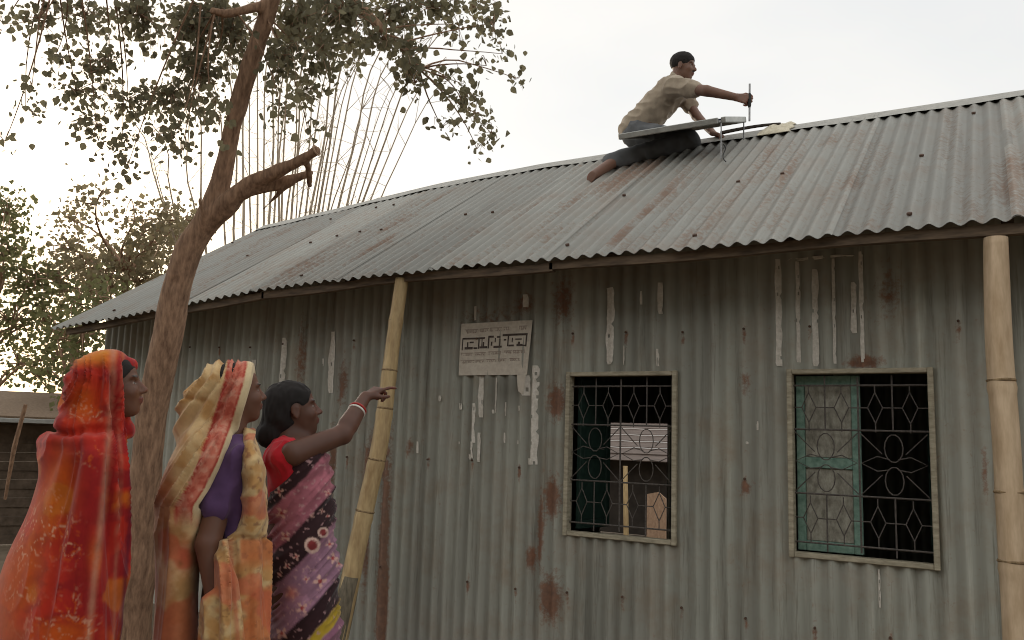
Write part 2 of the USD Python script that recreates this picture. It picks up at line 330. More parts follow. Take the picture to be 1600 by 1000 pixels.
SCUFF = [wp(703, 600, 6, 260, .22), wp(716, 480, 5, 80, .25), wp(690, 830, 5, 120, .14), wp(940, 900, 60, 30, .06), wp(1340, 905, 110, 22, .14), wp(970, 868, 90, 16, .2)]
def maskof(u, z, seed):
    p = np.stack([u, u * 0, z], -1)
    def acc(L):
        m = np.zeros_like(u)
        for a, b, w, h, s in L: m = np.maximum(m, 1.18 * s * np.exp(-(((u - a) / w) ** 2 + ((z - b) / h) ** 2) * .9))
        return m
    r = acc(RUST) + .10 * (meshkit.fbm(p * [14, 1, 1.4], 4, 5) - .35)
    g = acc(GRIME) + .36 * np.clip(-np.cos(2 * math.pi * u / PC), 0, 1) * meshkit.fbm(p * [5, 1, .5], 3, 18) + .45 * np.clip(meshkit.fbm(p * [4.2, 1, .35], 3, 28) - .46, 0, 1) * 2 + .35 * np.clip(meshkit.noise(p * [1 / PC, 1, .6], 24) - .55, 0, 1)  # random grime streaks, plus shade painted into the corrugation valleys for rib contrast
    s = acc(SCUFF) + np.clip((.45 - z) / .5, 0, 1) * .28 * (.5 + meshkit.fbm(p * [6, 1, 3], 3, 2)) + .34 * np.clip(meshkit.noise(p * [1 / PC, 1, .5], 4) - .45, 0, 1) + .25 * np.clip(meshkit.noise(p * [.5 / PC, 1, .9], 14) - .6, 0, 1)
    return np.clip(np.stack([r, np.clip(g, 0, .75), s], -1), 0, 1)
def wavy(u): return .0105 * np.cos(2 * math.pi * u / PC)
edges = np.arange(U0, U1 + .001, 9 * PC)
for k in range(len(edges) - 1):
    a, b = edges[k], edges[k + 1] + PC * .5
    us = np.arange(a, b + 1e-6, PC / 8); zs = np.arange(-.03, ZE + .30, .026)
    lift = .0035 * (k % 2)
    for h in HOLES:
        if a < h[1] and b > h[0]:
            us = np.unique(np.round(np.r_[us, [x for x in h[:2] if a < x < b]], 5)); zs = np.unique(np.round(np.r_[zs, h[2], h[3]], 5))
    dent = lambda U, Z: .006 * (meshkit.fbm(np.stack([U * 2.3, U * 0 + k * 5, Z * 1.6], -1), 2, 11) - .5)
    def fn(U, Z):
        top = roofz(U, 0 * U) - .05
        return np.stack([U, -wavy(U) - lift + dent(U, Z), np.minimum(Z, top)], -1)
    m, uz = sheet(us, zs, fn, HOLES)
    obj('wall_sheet', m, 'wall_tin', house, True, prim=maskof(uz[:, 0], uz[:, 1], k))
wn_ = []
for u, z in NAILS:
    c = trimesh.creation.cylinder(radius=.007, height=.008, sections=7); c.apply_transform(trimesh.geometry.align_vectors([0, 0, 1], [0, -1, 0])); c.apply_translation([u, -.0185, z]); wn_.append(c)
obj('wall_nails', merge(wn_), 'rust_iron', house, kind='stuff')
# left and right gable ends, rear wall
def flatmask(n, r=.05, g=.1, s=.05): return np.tile([r, g, s], (n, 1))
for ue, nm in ((U0, 'gable_sheet'), (U1 + .04, 'gable_sheet')):
    ys = np.arange(0.012, YB, 9 * PC)
    for k, ya in enumerate(ys):
        yy = np.arange(ya, min(ya + 9.5 * PC, YB - .012), PC / 6); zs = np.linspace(-.03, ZE + 1.5, 12)
        def fn(Yy, Z): return np.stack([ue + .009 * np.cos(2 * math.pi * Yy / PC) + .003 * (k % 2), Yy, np.minimum(Z, roofz(ue + 0 * Yy, Yy) - .05)], -1)
        m, uz = sheet(yy, zs, fn); obj(nm, m, 'wall_tin', house, True, prim=flatmask(len(uz)))
ROP0, ROP1 = aty(941, 660, YB), aty(1041, 860, YB)               # opening in the rear wall
RHOLE = [(ROP0[0], ROP1[0], .3, ROP0[2])]
for k in range(len(edges) - 1):
    a, b = edges[k], edges[k + 1]
    us = np.unique(np.round(np.r_[np.arange(a, b + 1e-6, PC / 4), [x for x in RHOLE[0][:2] if a < x < b]], 5)); zs = np.unique(np.r_[np.linspace(-.03, ZE + .25, 12), RHOLE[0][2:]])
    m, uz = sheet(us, zs, lambda U, Z: np.stack([U, YB + wavy(U), np.minimum(Z, roofz(U, U * 0 + YB) - .05)], -1), RHOLE)
    obj('rear_sheet', m, 'wall_tin', house, True, prim=flatmask(len(uz)))
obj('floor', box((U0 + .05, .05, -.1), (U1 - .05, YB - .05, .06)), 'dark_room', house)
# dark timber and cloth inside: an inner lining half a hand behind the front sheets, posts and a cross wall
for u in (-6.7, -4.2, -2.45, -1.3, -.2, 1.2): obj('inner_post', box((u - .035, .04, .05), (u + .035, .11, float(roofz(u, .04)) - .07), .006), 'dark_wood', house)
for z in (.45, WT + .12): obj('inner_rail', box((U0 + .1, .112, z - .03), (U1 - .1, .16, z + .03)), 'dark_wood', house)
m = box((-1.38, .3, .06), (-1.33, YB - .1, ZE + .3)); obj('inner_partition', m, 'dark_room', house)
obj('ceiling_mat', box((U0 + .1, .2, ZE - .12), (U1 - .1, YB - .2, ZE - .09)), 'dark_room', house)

# roof
def rmask(u, y, k):
    p = np.stack([u, y, 0 * u], -1)
    r = .03 + .22 * np.clip(meshkit.fbm(p * [9, 1.6, 1], 4, 21) - .48, 0, 1) * 2.4 + .16 * np.clip(meshkit.noise(p * [1.3, .9, 1], 5) - .5, 0, 1)
    for px, py, w, s in ((1000, 262, .28, .3), (960, 290, .16, .3), (1045, 300, .06, .35), (1010, 330, .05, .38), (965, 372, .09, .36), (1330, 285, .07, .3), (1300, 220, .10, .28), (870, 365, .10, .2), (480, 420, .18, .3), (590, 385, .16, .26), (620, 350, .16, .26), (1580, 260, .12, .28), (1560, 300, .1, .24), (780, 390, .1, .2)):
        c = onroof(px, py); r = r + .62 * s * np.exp(-(((u - c[0]) / (w * .7)) ** 2 + ((y - c[1]) / (w * 1.7)) ** 2))
    g = np.clip(.10 * meshkit.fbm(p * [5, 1.4, 1], 3, 31), 0, 1)
    s = .10 * meshkit.fbm(p * [9, .7, 1], 3, 41)
    return np.clip(np.stack([r, g, s], -1), 0, 1)
def onroof(x, y):
    v = ray(x, y); t = 5.0
    for _ in range(40):
        p = CAM + v * t; f = p[2] - float(roofz(p[0], p[1])); p2 = CAM + v * (t + .01); f2 = p2[2] - float(roofz(p2[0], p2[1])); t -= f / ((f2 - f) / .01) * .9
    return CAM + v * t
RU0, RU1 = -6.95, 2.5
redges = np.arange(RU0, RU1, 9 * PC)
COS = math.cos(math.radians(32.3))
for side in (0, 1):
    for k in range(len(redges)):
        a = redges[k]; us = np.arange(a, a + 9.5 * PC + 1e-6, PC / 8)
        off = rng.uniform(-.018, .018)
        ys = np.linspace(YE + off, YR, 46) if side == 0 else np.linspace(YB - YE, YR, 20)
        def fn(Ug, Yg):
            w = .0115 * np.cos(2 * math.pi * Ug / PC) + .003 * (k % 2) + .008 * (meshkit.fbm(np.stack([Ug * 1.7, Yg * 1.3, 0 * Ug + k * 3 + side * 50], -1), 2, 17) - .5)
            return np.stack([Ug, Yg - w * math.sin(math.radians(32.3)) * (1 if side == 0 else -1), roofz(Ug, Yg) + w * COS], -1)
        m, uz = sheet(us, ys, fn)
        if side: m = (m[0], m[1][:, ::-1])
        obj('roof_sheet', m, 'roof_tin', house, True, prim=rmask(uz[:, 0], uz[:, 1], k))
# ridge caps: bent strips, one per two sheets, lying on the crests
capw = .15
for k, a in enumerate(np.arange(RU0, RU1 - .3, 1.55)):
    b = min(a + 1.58, RU1 + .05); us = np.linspace(a, b, 20); prof = [(-capw, -capw * TAN), (-.03, -.03 * TAN), (0, .004), (.03, -.03 * TAN), (capw, -capw * TAN)]
    th, lift = .0016, .017 + .002 * (k % 2); vs = []
    for u in us:
        wob = .004 * math.sin(u * 9)
        z0 = float(roofz(u, YR)) + lift
        vs += [(u, YR + dy, z0 + dz + (wob if abs(dy) > .1 else 0)) for dy, dz in prof]
    n = len(prof); vs = np.array(vs); i, j = np.meshgrid(np.arange(len(us) - 1), np.arange(n - 1), indexing='ij')
    q = np.stack([i * n + j, (i + 1) * n + j, (i + 1) * n + j + 1, i * n + j + 1], -1).reshape(-1, 4)
    obj('ridge_cap', tri(vs, q), 'cap_tin', house)
# nails with washers along three purlin lines
nl = []
for yl in (YE + .16, .55, 1.35):
    for u in np.arange(RU0 + .1, RU1, PC * 3):
        if rng.random() < .68: continue
        u = round(u / PC) * PC; y = yl + rng.uniform(-.05, .05)
        c = trimesh.creation.cylinder(radius=.0125, height=.012, sections=8); nrm = unit([0, -math.sin(math.radians(32.3)), COS])
        c.apply_transform(trimesh.geometry.align_vectors([0, 0, 1], nrm)); c.apply_translation(np.array([u, y, float(roofz(u, y))]) + nrm * .017); nl.append(c)
obj('roof_nails', merge(nl), 'rust_iron', house, kind='stuff')
# eave beam, purlin pole and rafters
def beam(y, dz, w, t, mat, name, seg=((-6.8, -4.5), (-4.52, -2.2), (-2.22, .15), (.13, 2.4))):
    for a, b in seg:
        us = np.linspace(a, b, 10); v0 = []
        P = np.stack([us, 0 * us + y, ZE + (y - YE) * TAN - droop(us) + dz + .006 * np.sin(us * 4 + a)], -1)
        vs = []
        for p in P: vs += [p + (0, -w / 2, -t / 2), p + (0, w / 2, -t / 2), p + (0, w / 2, t / 2), p + (0, -w / 2, t / 2)]
        q = []
        for i in range(len(P) - 1):
            for j in range(4): q.append([i * 4 + j, i * 4 + (j + 1) % 4, (i + 1) * 4 + (j + 1) % 4, (i + 1) * 4 + j])
        q += [[3, 2, 1, 0], [len(P) * 4 - 4, len(P) * 4 - 3, len(P) * 4 - 2, len(P) * 4 - 1]]
        obj(name, tri(np.array(vs), np.array(q)), mat, house)
beam(-.385, -.068, .045, .048, 'beam_wood', 'eave_beam')
for u in np.arange(-6.6, 2.3, .95):
    a = np.array([u, YE + .07, ZE + .07 * TAN - float(droop(u)) - .045]); b = np.array([u, YR - .02, ZE + (YR - .02 - YE) * TAN - float(droop(u)) - .045])
    obj('rafter', obox(a, b, .05, .045), 'beam_wood', house)

# windows
def win_pt(w, s, t, y): a, b = WINS[w]; return np.array([a + (b - a) * s, y, WT - (WT - WB) * t])
for w in (0, 1):
    a, b = WINS[w]; fw = .027; y0, y1 = -.022, .045
    fr = [box((a - fw, y0, WB - fw), (a, y1, WT + fw), .003), box((b, y0, WB - fw), (b + fw, y1, WT + fw), .003), box((a + .0005, y0 + .002, WT), (b - .0005, y1 - .002, WT + fw - .002), .003), box((a + .0005, y0 + .002, WB - fw + .002), (b - .0005, y1 - .002, WB), .003)]
    wn = obj('window', merge(fr), 'frame_wood', house)
    g = []; gy = .02
    def bar(P, r=.0031): g.append(tube([win_pt(w, s, t, gy) for s, t in P], r, 5))
    rows = {0: .065, 1: .315, 2: .675, 3: .945}
    for t in rows.values(): bar([(0, t), (1, t)], .005)
    bar([(.495, 0.02), (.495, .98)], .0055)
    for s in (.245, .745):
        for t0, t1 in ((0.01, .315), (.675, .99)): bar([(s, t0), (s, t1)], .0042)
        # middle flower
        ell = lambda cs, ct, rs, rt: [(cs + rs * math.cos(x), ct + rt * math.sin(x)) for x in np.linspace(0, 2 * math.pi, 15)]
        bar(ell(s, .41, .066, .075)); bar(ell(s, .585, .066, .075))
        for sg in (-1, 1):
            bar([(s + sg * .03, .47), (s + sg * .12, .455), (s + sg * .235, .495), (s + sg * .12, .535), (s + sg * .03, .525)])
            bar([(s + sg * .24, .33), (s + sg * .085, .44)]); bar([(s + sg * .24, .665), (s + sg * .085, .555)])
    for s in (.12, .37, .62, .87):
        for tc in (.19, .81):
            bar([(s, tc - .125), (s, tc - .085), (s + .055, tc), (s, tc + .085), (s, tc + .135)]); bar([(s, tc - .085), (s - .055, tc), (s, tc + .085)])
    for tc in (.19, .81):
        for s0, s1 in ((0, .065), (.175, .315), (.425, .565), (.675, .815), (.925, 1)): bar([(s0, tc), (s1, tc)])
    obj('grille', merge(g), 'iron', wn)
    # shutter leaves
    def leaf(org, dr, nm, mat, pane):
        wd = (b - a) / 2 - .004; dr = unit(dr); nrm = np.cross(dr, [0, 0, 1]); H = WT - WB - .01
        def pc(s0, s1, z0, z1, t0, t1):
            v, f = box((s0, t0, z0), (s1, t1, z1), .003); return org + v[:, :1] * dr + v[:, 1:2] * nrm + v[:, 2:] * np.array([0, 0, 1]), f
        st = .042
        L = [pc(0, st, 0, H, 0, .028), pc(wd - st, wd, 0, H, 0, .028)] + [pc(st + .0005, wd - st - .0005, z, z + h, .001, .027) for z, h in ((0, .05), (H * .5 - .03, .055), (H - .05, .05))]
        sh = obj(nm, merge(L), mat, wn)
        for z0, z1 in ((.051, H * .5 - .031), (H * .5 + .026, H - .051)): obj('pane', pc(st + .001, wd - st - .001, z0, z1, .010, .016), pane, sh)
    zb = WB + .005
    if w == 1:
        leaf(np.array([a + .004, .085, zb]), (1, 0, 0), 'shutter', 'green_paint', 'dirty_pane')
        leaf(np.array([b - .004, .10, zb]), (-.12, 1, 0), 'shutter', 'green_shaded', 'green_shaded')
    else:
        leaf(np.array([a + .004, .09, zb]), (.20, .98, 0), 'shutter', 'green_shaded', 'green_shaded')
        leaf(np.array([b - .004, .10, zb]), (-.05, 1, 0), 'shutter', 'green_shaded', 'green_shaded')

# torn paper left on the front wall, glued to the crests
def scrap(x, y0, y1, wpx, seed, taper=.28):
    r = np.random.default_rng(seed); n = max(4, int((y1 - y0) / 5)); L, Rr = [], []
    ys = np.linspace(y0, y1, n)
    P0 = aty(x, (y0 + y1) / 2, 0); k = abs(aty(x + 1, (y0 + y1) / 2, 0)[0] - P0[0]); hw = wpx * k / 2
    xl = x + np.cumsum(r.normal(0, .25, n)); vs = []
    ker = np.array([.2, .3, .3, .2]); ra = np.convolve(r.uniform(-1, .35, n + 3), ker, 'valid') * 1.9; rb_ = np.convolve(r.uniform(-1, .35, n + 3), ker, 'valid') * 1.9; ra[0] = rb_[-1] = -1.6
    for i, y in enumerate(ys):
        u = aty(x, y, -.01)[0]; z = aty(x, y, -.01)[2]; e = hw * (1 + taper * ra[i]); e2 = hw * (1 + taper * rb_[i])
        if r.random() < .08: e *= .45
        for s in np.linspace(-1, 1, 5):
            uu = P0[0] + (u - P0[0]) * .2 + (s * e if s > 0 else s * e2); vs.append((uu, -wavy(uu) - .0055 - .003 * r.random(), z))
    i, j = np.meshgrid(np.arange(n - 1), np.arange(4), indexing='ij')
    q = np.stack([i * 5 + j, i * 5 + 5 + j, i * 5 + 6 + j, i * 5 + j + 1], -1).reshape(-1, 4)
    q = q[r.random(len(q)) > .03]
    obj('paper_scrap', tri(np.array(vs), q), 'paper', house)
for k, s in enumerate([(443, 528, 602, 8), (519, 518, 614, 12), (397, 562, 606, 9), (505, 560, 572, 5), (743, 478, 500, 7), (822, 460, 480, 10), (954, 449, 569, 15), (1003, 455, 476, 4), (1032, 441, 490, 9), (1028, 545, 572, 4), (976, 540, 570, 3),
        (1217, 405, 572, 11), (1247, 408, 566, 7), (1274, 420, 572, 11), (1303, 403, 568, 6), (1334, 440, 520, 11), (1347, 393, 566, 8), (1262, 402, 406, 60), (1300, 398, 402, 70),
        (752, 587, 652, 9), (741, 630, 692, 8), (738, 690, 716, 7), (748, 676, 722, 5), (776, 590, 645, 4), (790, 628, 650, 4), (836, 571, 726, 12), (828, 716, 726, 10), (822, 586, 618, 15), (720, 630, 640, 8), (688, 618, 627, 7), (735, 710, 718, 7),
        (810, 688, 694, 4), (788, 676, 692, 4), (654, 690, 708, 4), (1184, 658, 672, 5), (1168, 690, 694, 4), (1374, 890, 950, 4), (718, 690, 694, 4), (812, 634, 642, 5), (770, 640, 646, 5)]):
    scrap(*s, seed=100 + k)

# ------------------------------------------------------------------ printed notice on the wall
PQ = [aty(721, 506, -.016), aty(831.6, 500, -.016), aty(823.5, 585.5, -.016), aty(716.8, 586.5, -.016)]
def pp(s, t, lift=0.0):
    p = (PQ[0] * (1 - s) + PQ[1] * s) * (1 - t) + (PQ[3] * (1 - s) + PQ[2] * s) * t
    return p + np.array([0, -lift - .0025 * math.sin(s * 17 + t * 3), 0])
notice = thing('paper_notice', PQ[3], 'white printed notice with one bold line of lettering pasted on the tin wall', 'notice')
S = np.linspace(0, 1, 33); Tt = np.linspace(0, 1, 13); vs = np.array([pp(s, t) for s in S for t in Tt]); n = len(Tt)
i, j = np.meshgrid(np.arange(32), np.arange(12), indexing='ij'); q = np.stack([i * n + j, i * n + j + 1, (i + 1) * n + j + 1, (i + 1) * n + j], -1).reshape(-1, 4)
v2 = np.vstack([vs, vs + (0, .002, 0)]); f = np.vstack([tri(v2, q)[1], tri(v2, q[:, ::-1] + len(vs))[1]])
obj('sheet', (v2, f), 'poster_paper', notice)
def strokes(L, lift):
    ms = []
    for (s0, t0, s1, t1) in L:
        kk = max(2, int((s1 - s0) / .03) + 1); ss = np.linspace(s0, s1, kk); vv = np.array([pp(s, t, lift) for s in ss for t in (t0, t1)])
        q = np.array([[2 * i, 2 * i + 1, 2 * i + 3, 2 * i + 2] for i in range(kk - 1)]); ms.append(tri(vv, q))
    return merge(ms)
c = lambda x, y, x1, y1: ((x - 145) / 785, (y - 165) / 590, (x1 - 145) / 785, (y1 - 165) / 590)
bold = [c(170, 330, 430, 350), c(168, 345, 180, 470), c(352, 345, 368, 460), c(200, 435, 292, 462), c(225, 380, 240, 440), c(300, 440, 345, 460), c(392, 345, 402, 455), c(372, 432, 460, 455), c(408, 385, 424, 440), c(255, 375, 300, 392),
        c(466, 318, 528, 340), c(466, 335, 482, 458), c(530, 432, 622, 455), c(540, 345, 552, 392), c(560, 325, 600, 343), c(590, 355, 602, 440), c(500, 385, 516, 430),
        c(622, 305, 895, 328), c(682, 325, 698, 442), c(700, 425, 760, 445), c(732, 350, 744, 400), c(640, 360, 668, 378), c(786, 420, 850, 444), c(800, 395, 822, 425), c(878, 325, 893, 448), c(850, 430, 882, 444), c(770, 360, 838, 374)]
obj('bold_lettering', strokes(bold, .0016), 'ink', notice)
rr = np.random.default_rng(5); small = []
for (y, x0, x1, hh) in ((235, 190, 340, 50), (232, 365, 470, 45), (228, 480, 610, 48), (225, 625, 690, 45), (222, 800, 885, 50), (500, 160, 300, 40), (498, 315, 450, 40), (492, 480, 620, 38), (488, 650, 740, 36), (485, 755, 880, 40), (585, 160, 320, 36), (582, 335, 440, 36), (578, 460, 560, 34), (575, 590, 690, 36), (572, 720, 830, 34)):
    small.append(c(x0, y, x1, y + 7)); x = x0 + 4
    while x < x1 - 8:
        if rr.random() < .75: small.append(c(x, y + 7, x + 6, y + hh * rr.uniform(.6, 1)))
        if rr.random() < .6: small.append(c(x + 7, y + hh * rr.uniform(.4, .75), x + 15, y + hh * .85))
        x += rr.uniform(12, 22)
obj('small_lettering', strokes(small, .0016), 'faded_ink', notice, kind='stuff')
obj('torn_strip', tri(np.array([pp(.86, 1.005, .003), pp(.985, 1.0, .003), pp(.985, 1.18, .003), pp(.97, 1.36, .003), pp(.90, 1.30, .003), pp(.87, 1.12, .003)]), np.array([[0, 5, 2, 1], [5, 4, 3, 2]])), 'poster_paper', notice)

# ------------------------------------------------------------------ bamboo poles
def bamboo(name, label, pts, radii, mat, nodes, group=None, rot=None):
    pts = np.asarray(pts, float); t = thing(name, (pts[-1][0], pts[-1][1], 0), label, 'bamboo pole', group)
    n = 60; P = spline(np.c_[pts, radii], n); L = np.linspace(0, 1, n); r = P[:, 3].copy()
    for nd in nodes: r = r * (1 + .09 * np.exp(-((L - nd) / .008) ** 2))
    obj('culm', tube(P[:, :3], r, 16, wob=.03, seed=len(nodes)), mat, t, True)
    for nd in nodes:
        i = int(nd * (n - 1)); a, b = P[i], P[min(i + 1, n - 1)]; d = unit(b[:3] - a[:3])
        obj('node_ring', tube([a[:3] - d * .006, a[:3] - d * .002, a[:3] + d * .002, a[:3] + d * .006], [a[3] * 1.02, a[3] * 1.075, a[3] * 1.075, a[3] * 1.02], 16, wob=.06, seed=nd * 40), 'bamboo_node', t, True)
    return t
def pr(px, p): return px / FOC * float((p - CAM) @ FWD)
A = [aty(1556, 372, -.385), aty(1560, 520, -.39), aty(1572, 690, -.395), aty(1590, 1010, -.40)]; A.append(A[-1] + (A[-1] - A[-2]) * .16)
bamboo('bamboo_post', 'thick upright bamboo post under the eave at the right edge', A, [pr(17.5, A[0]), pr(19, A[1]), pr(19.5, A[2]), pr(20.5, A[3]), pr(21, A[4])], 'bamboo_pale', [.355, .60, .76])
B = [aty(628, 436, -.385), aty(611, 560, -.43), aty(596, 680, -.47), aty(572, 790, -.51), aty(549, 900, -.55)]; B.append(B[-1] + (B[-1] - B[-2]) * 1.15)
t = bamboo('bamboo_prop', 'slim leaning bamboo prop between the women and the notice, propping the eave', B, [pr(10.5, B[0]), pr(11.5, B[1]), pr(13, B[2]), pr(14, B[3]), pr(15, B[4]), pr(15, B[5])], 'bamboo', [.12, .265, .37, .505, .64])
d = unit(B[5] - B[4]); r0 = pr(15, B[4])
obj('rotten_foot', tube([B[4] + d * .0, B[4] + d * .15, B[4] + d * .6], [r0 * 1.03, r0 * 1.06, r0 * 1.0], 14, wob=.1), 'bamboo_rot', t, True)

# ------------------------------------------------------------------ near tree
TZ = 5.0
tb = dep(206, 1030, TZ); tree = thing('fork_tree', (tb[0], tb[1], 0), 'leafy tree with leaning brown trunk and sawn-off fork in front of the house', 'tree')
def tpx(x, y, r, z=TZ): return (*dep(x, y, z), r * .88 / FOC * z)
trunk = spline([tpx(203, 1040, 34), tpx(214, 900, 30), tpx(226, 760, 27), tpx(238, 650, 26), tpx(258, 545, 25), tpx(276, 450, 24), tpx(295, 392, 23), tpx(328, 335, 21), tpx(345, 280, 17), tpx(362, 200, 15), tpx(386, 120, 15), tpx(408, 50, 15), tpx(424, 0, 16), tpx(440, -60, 15), tpx(455, -160, 13), tpx(470, -300, 9)], 80)
limb = spline([tpx(322, 352, 18), tpx(350, 325, 19, 4.96), tpx(385, 292, 16, 4.92), tpx(425, 272, 12, 4.88), tpx(463, 254, 10, 4.84), tpx(493, 236, 10.5, 4.8)], 26)
limb2 = spline([tpx(385, 300, 11, 4.92), tpx(425, 290, 10, 4.95), tpx(460, 279, 9, 4.98), tpx(484, 270, 7, 5.0)], 14)
stub = spline([tpx(479, 243, 5, 4.82), tpx(482, 265, 6, 4.9), tpx(484, 290, 4, 4.98)], 8)
twig0 = spline([tpx(455, 284, 5, 4.97), tpx(430, 308, 4, 5.0), tpx(408, 330, 2.5, 5.05)], 8)
stub2 = spline([tpx(322, 350, 8, 4.95), tpx(315, 325, 4, 4.9), tpx(311, 306, 2.5, 4.88)], 8)
right = spline([tpx(430, -40, 13), tpx(500, -40, 11, 4.9), tpx(560, 10, 9, 4.8), tpx(610, 60, 7, 4.75), tpx(655, 108, 4, 4.7)], 30)
left = spline([tpx(424, 0, 10), tpx(390, 14, 8, 4.9), tpx(340, 20, 6, 4.8), tpx(290, -5, 5, 4.7), tpx(200, -50, 4, 4.6), tpx(90, -60, 3, 4.5)], 30)
back = spline([tpx(445, -70, 11), tpx(400, -140, 9, 5.4), tpx(330, -150, 6, 5.9), tpx(240, -130, 4, 6.3)], 24)
back2 = spline([tpx(450, -120, 11), tpx(560, -160, 9, 5.4), tpx(690, -120, 6, 5.7), tpx(780, -60, 4, 5.9)], 24)
allP = np.vstack([trunk, limb, right[:14]])
F = Field(allP[:, :3].min(0) - .25, allP[:, :3].max(0) + .25, .014)
for path in (trunk, limb, limb2, stub, twig0, stub2, right, left, back, back2):
    st = 4 if len(path) > 40 else 3
    for i0 in range(0, len(path) - 1, st):
        sg = path[i0:i0 + st + 1]; F.put(lambda p, sg=sg: path_sdf(p, sg), sg[:, :3].min(0) - sg[:, 3].max(), sg[:, :3].max(0) + sg[:, 3].max(), .0015 if i0 else .03)
m = relax(F.mesh(), 2); nv = normals(m)
p = m[0]; disp = .018 * (meshkit.fbm(p * [16, 16, 5], 4, 3) - .5) + .02 * (meshkit.noise(p * [5, 5, 4], 9) - .5)
kn = dep(268, 440, TZ - .1); disp -= .02 * np.exp(-(np.linalg.norm(p - kn, axis=1) / .03) ** 2)
obj('trunk', (p + nv * disp[:, None], m[1]), 'bark', tree, True)
e = limb[-1]; d = unit(limb[-1][:3] - limb[-2][:3])
obj('sawn_end', tube([e[:3] + d * .004, e[:3] + d * .012], [e[3] * 1.0, e[3] * .97], 14), 'cut_wood', tree)

LEAF = np.array([(0, 0, 0), (.42, .22, .06), (.50, .50, .08), (.33, .78, .04), (0, 1.12, -.06), (-.33, .78, .04), (-.50, .50, .08), (-.42, .22, .06), (0, .5, -.04)])
LEAFQ = np.array([(0, 1, 8), (1, 2, 8), (2, 3, 8), (3, 4, 8), (4, 5, 8), (5, 6, 8), (6, 7, 8), (7, 0, 8)])
SMALL = np.array([(0, 0, 0), (.42, .5, .10), (0, 1.05, -.05), (-.42, .5, .10)]); SMALLQ = np.array([(0, 1, 2), (0, 2, 3)])
def leaves(pos, size, r, shape=LEAF, faces=LEAFQ, droopy=.6):
    n = len(pos); d = r.normal(size=(n, 3)); d[:, 2] -= droopy * 1.5; d /= np.linalg.norm(d, axis=1, keepdims=True)
    s = np.cross(d, r.normal(size=(n, 3))); s /= np.linalg.norm(s, axis=1, keepdims=True); nn_ = np.cross(s, d)
    sz = size * r.uniform(.5, 1.35, n)
    v = pos[:, None] + sz[:, None, None] * (shape[None, :, :1] * s[:, None] + shape[None, :, 1:2] * d[:, None] + shape[None, :, 2:] * nn_[:, None] * r.uniform(-1, 2.5, n)[:, None, None])
    f = faces[None] + (np.arange(n) * len(shape))[:, None, None]
    return v, f
BL = [(60, 40, 60, 40, 60), (130, 40, 60, 45, 120), (220, 40, 60, 50, 190), (300, 60, 60, 60, 260), (362, 75, 40, 60, 190), (170, 110, 60, 40, 90), (120, 150, 60, 25, 60), (50, 140, 20, 20, 14), (200, 170, 70, 40, 120), (270, 160, 60, 50, 170), (315, 130, 40, 60, 190), (335, 190, 20, 30, 45),
      (150, 205, 40, 30, 50), (40, 180, 20, 20, 14), (190, 235, 35, 20, 32), (200, 262, 22, 12, 20), (270, 218, 45, 18, 45), (283, 243, 18, 10, 12), (8, 225, 10, 14, 10), (5, 45, 8, 22, 8), (330, 30, 60, 40, 200), (85, 95, 40, 20, 26),
      (470, 40, 50, 50, 230), (540, 30, 60, 40, 240), (610, 30, 60, 35, 220), (680, 22, 50, 28, 120), (740, 18, 50, 22, 56), (440, 110, 32, 50, 120), (500, 90, 40, 40, 130), (480, 150, 30, 35, 62), (545, 80, 30, 40, 90), (600, 70, 40, 25, 110), (640, 100, 22, 25, 70), (650, 135, 30, 18, 46),
      (700, 127, 30, 14, 30), (716, 50, 16, 40, 26), (770, 45, 28, 28, 46), (785, 88, 16, 13, 14), (806, 125, 12, 9, 11), (760, 108, 14, 18, 13), (722, 165, 26, 20, 40), (742, 182, 22, 18, 26), (690, 202, 18, 9, 16), (768, 213, 22, 18, 26), (745, 236, 14, 10, 9), (437, 172, 18, 25, 24), (482, 212, 8, 9, 9), (455, 60, 20, 60, 120),
      # crown above the frame
      (120, -70, 130, 60, 200), (300, -90, 120, 70, 260), (470, -100, 110, 70, 260), (620, -80, 110, 60, 240), (740, -60, 60, 40, 90), (420, -220, 160, 70, 220), (580, -230, 120, 60, 140)]
r = np.random.default_rng(11); pos, tw = [], []
attach = np.vstack([right, left, back, back2, trunk[60:]])
for k, (cx, cyy, rx, ry, n) in enumerate(BL):
    bz = r.uniform(4.45, 5.6); n = int(n * 1.75)
    nt = max(2, n // 9); hub = dep(cx, cyy - ry * .3, bz)
    near = attach[np.argmin(np.linalg.norm(attach[:, :3] - hub - (0, 0, .25), axis=1))]
    mid = (near[:3] + hub) / 2 + (0, 0, .03) + r.normal(0, .03, 3)
    tw.append(tube(spline([near[:3], mid, hub], 8), np.linspace(min(near[3], .006), .002, 8), 5))
    for _ in range(nt):
        a = r.uniform(0, 2 * math.pi); q_ = math.sqrt(r.uniform(0, 1)); end = dep(cx + rx * q_ * math.cos(a), cyy + ry * q_ * math.sin(a), bz + r.normal(0, .22))
        c0 = spline([hub, (hub + end) / 2 + (0, 0, .04) + r.normal(0, .02, 3), end], 7); tw.append(tube(c0, np.linspace(.0026, .001, 7), 4))
        for _ in range(max(3, n // nt)):
            s = c0[r.integers(1, 7)]; pos.append(s + r.normal(0, .045, 3))
pos = np.array(pos); v, f = leaves(pos, .035, r)
obj('twigs', merge(tw), 'bark', tree, kind='stuff')
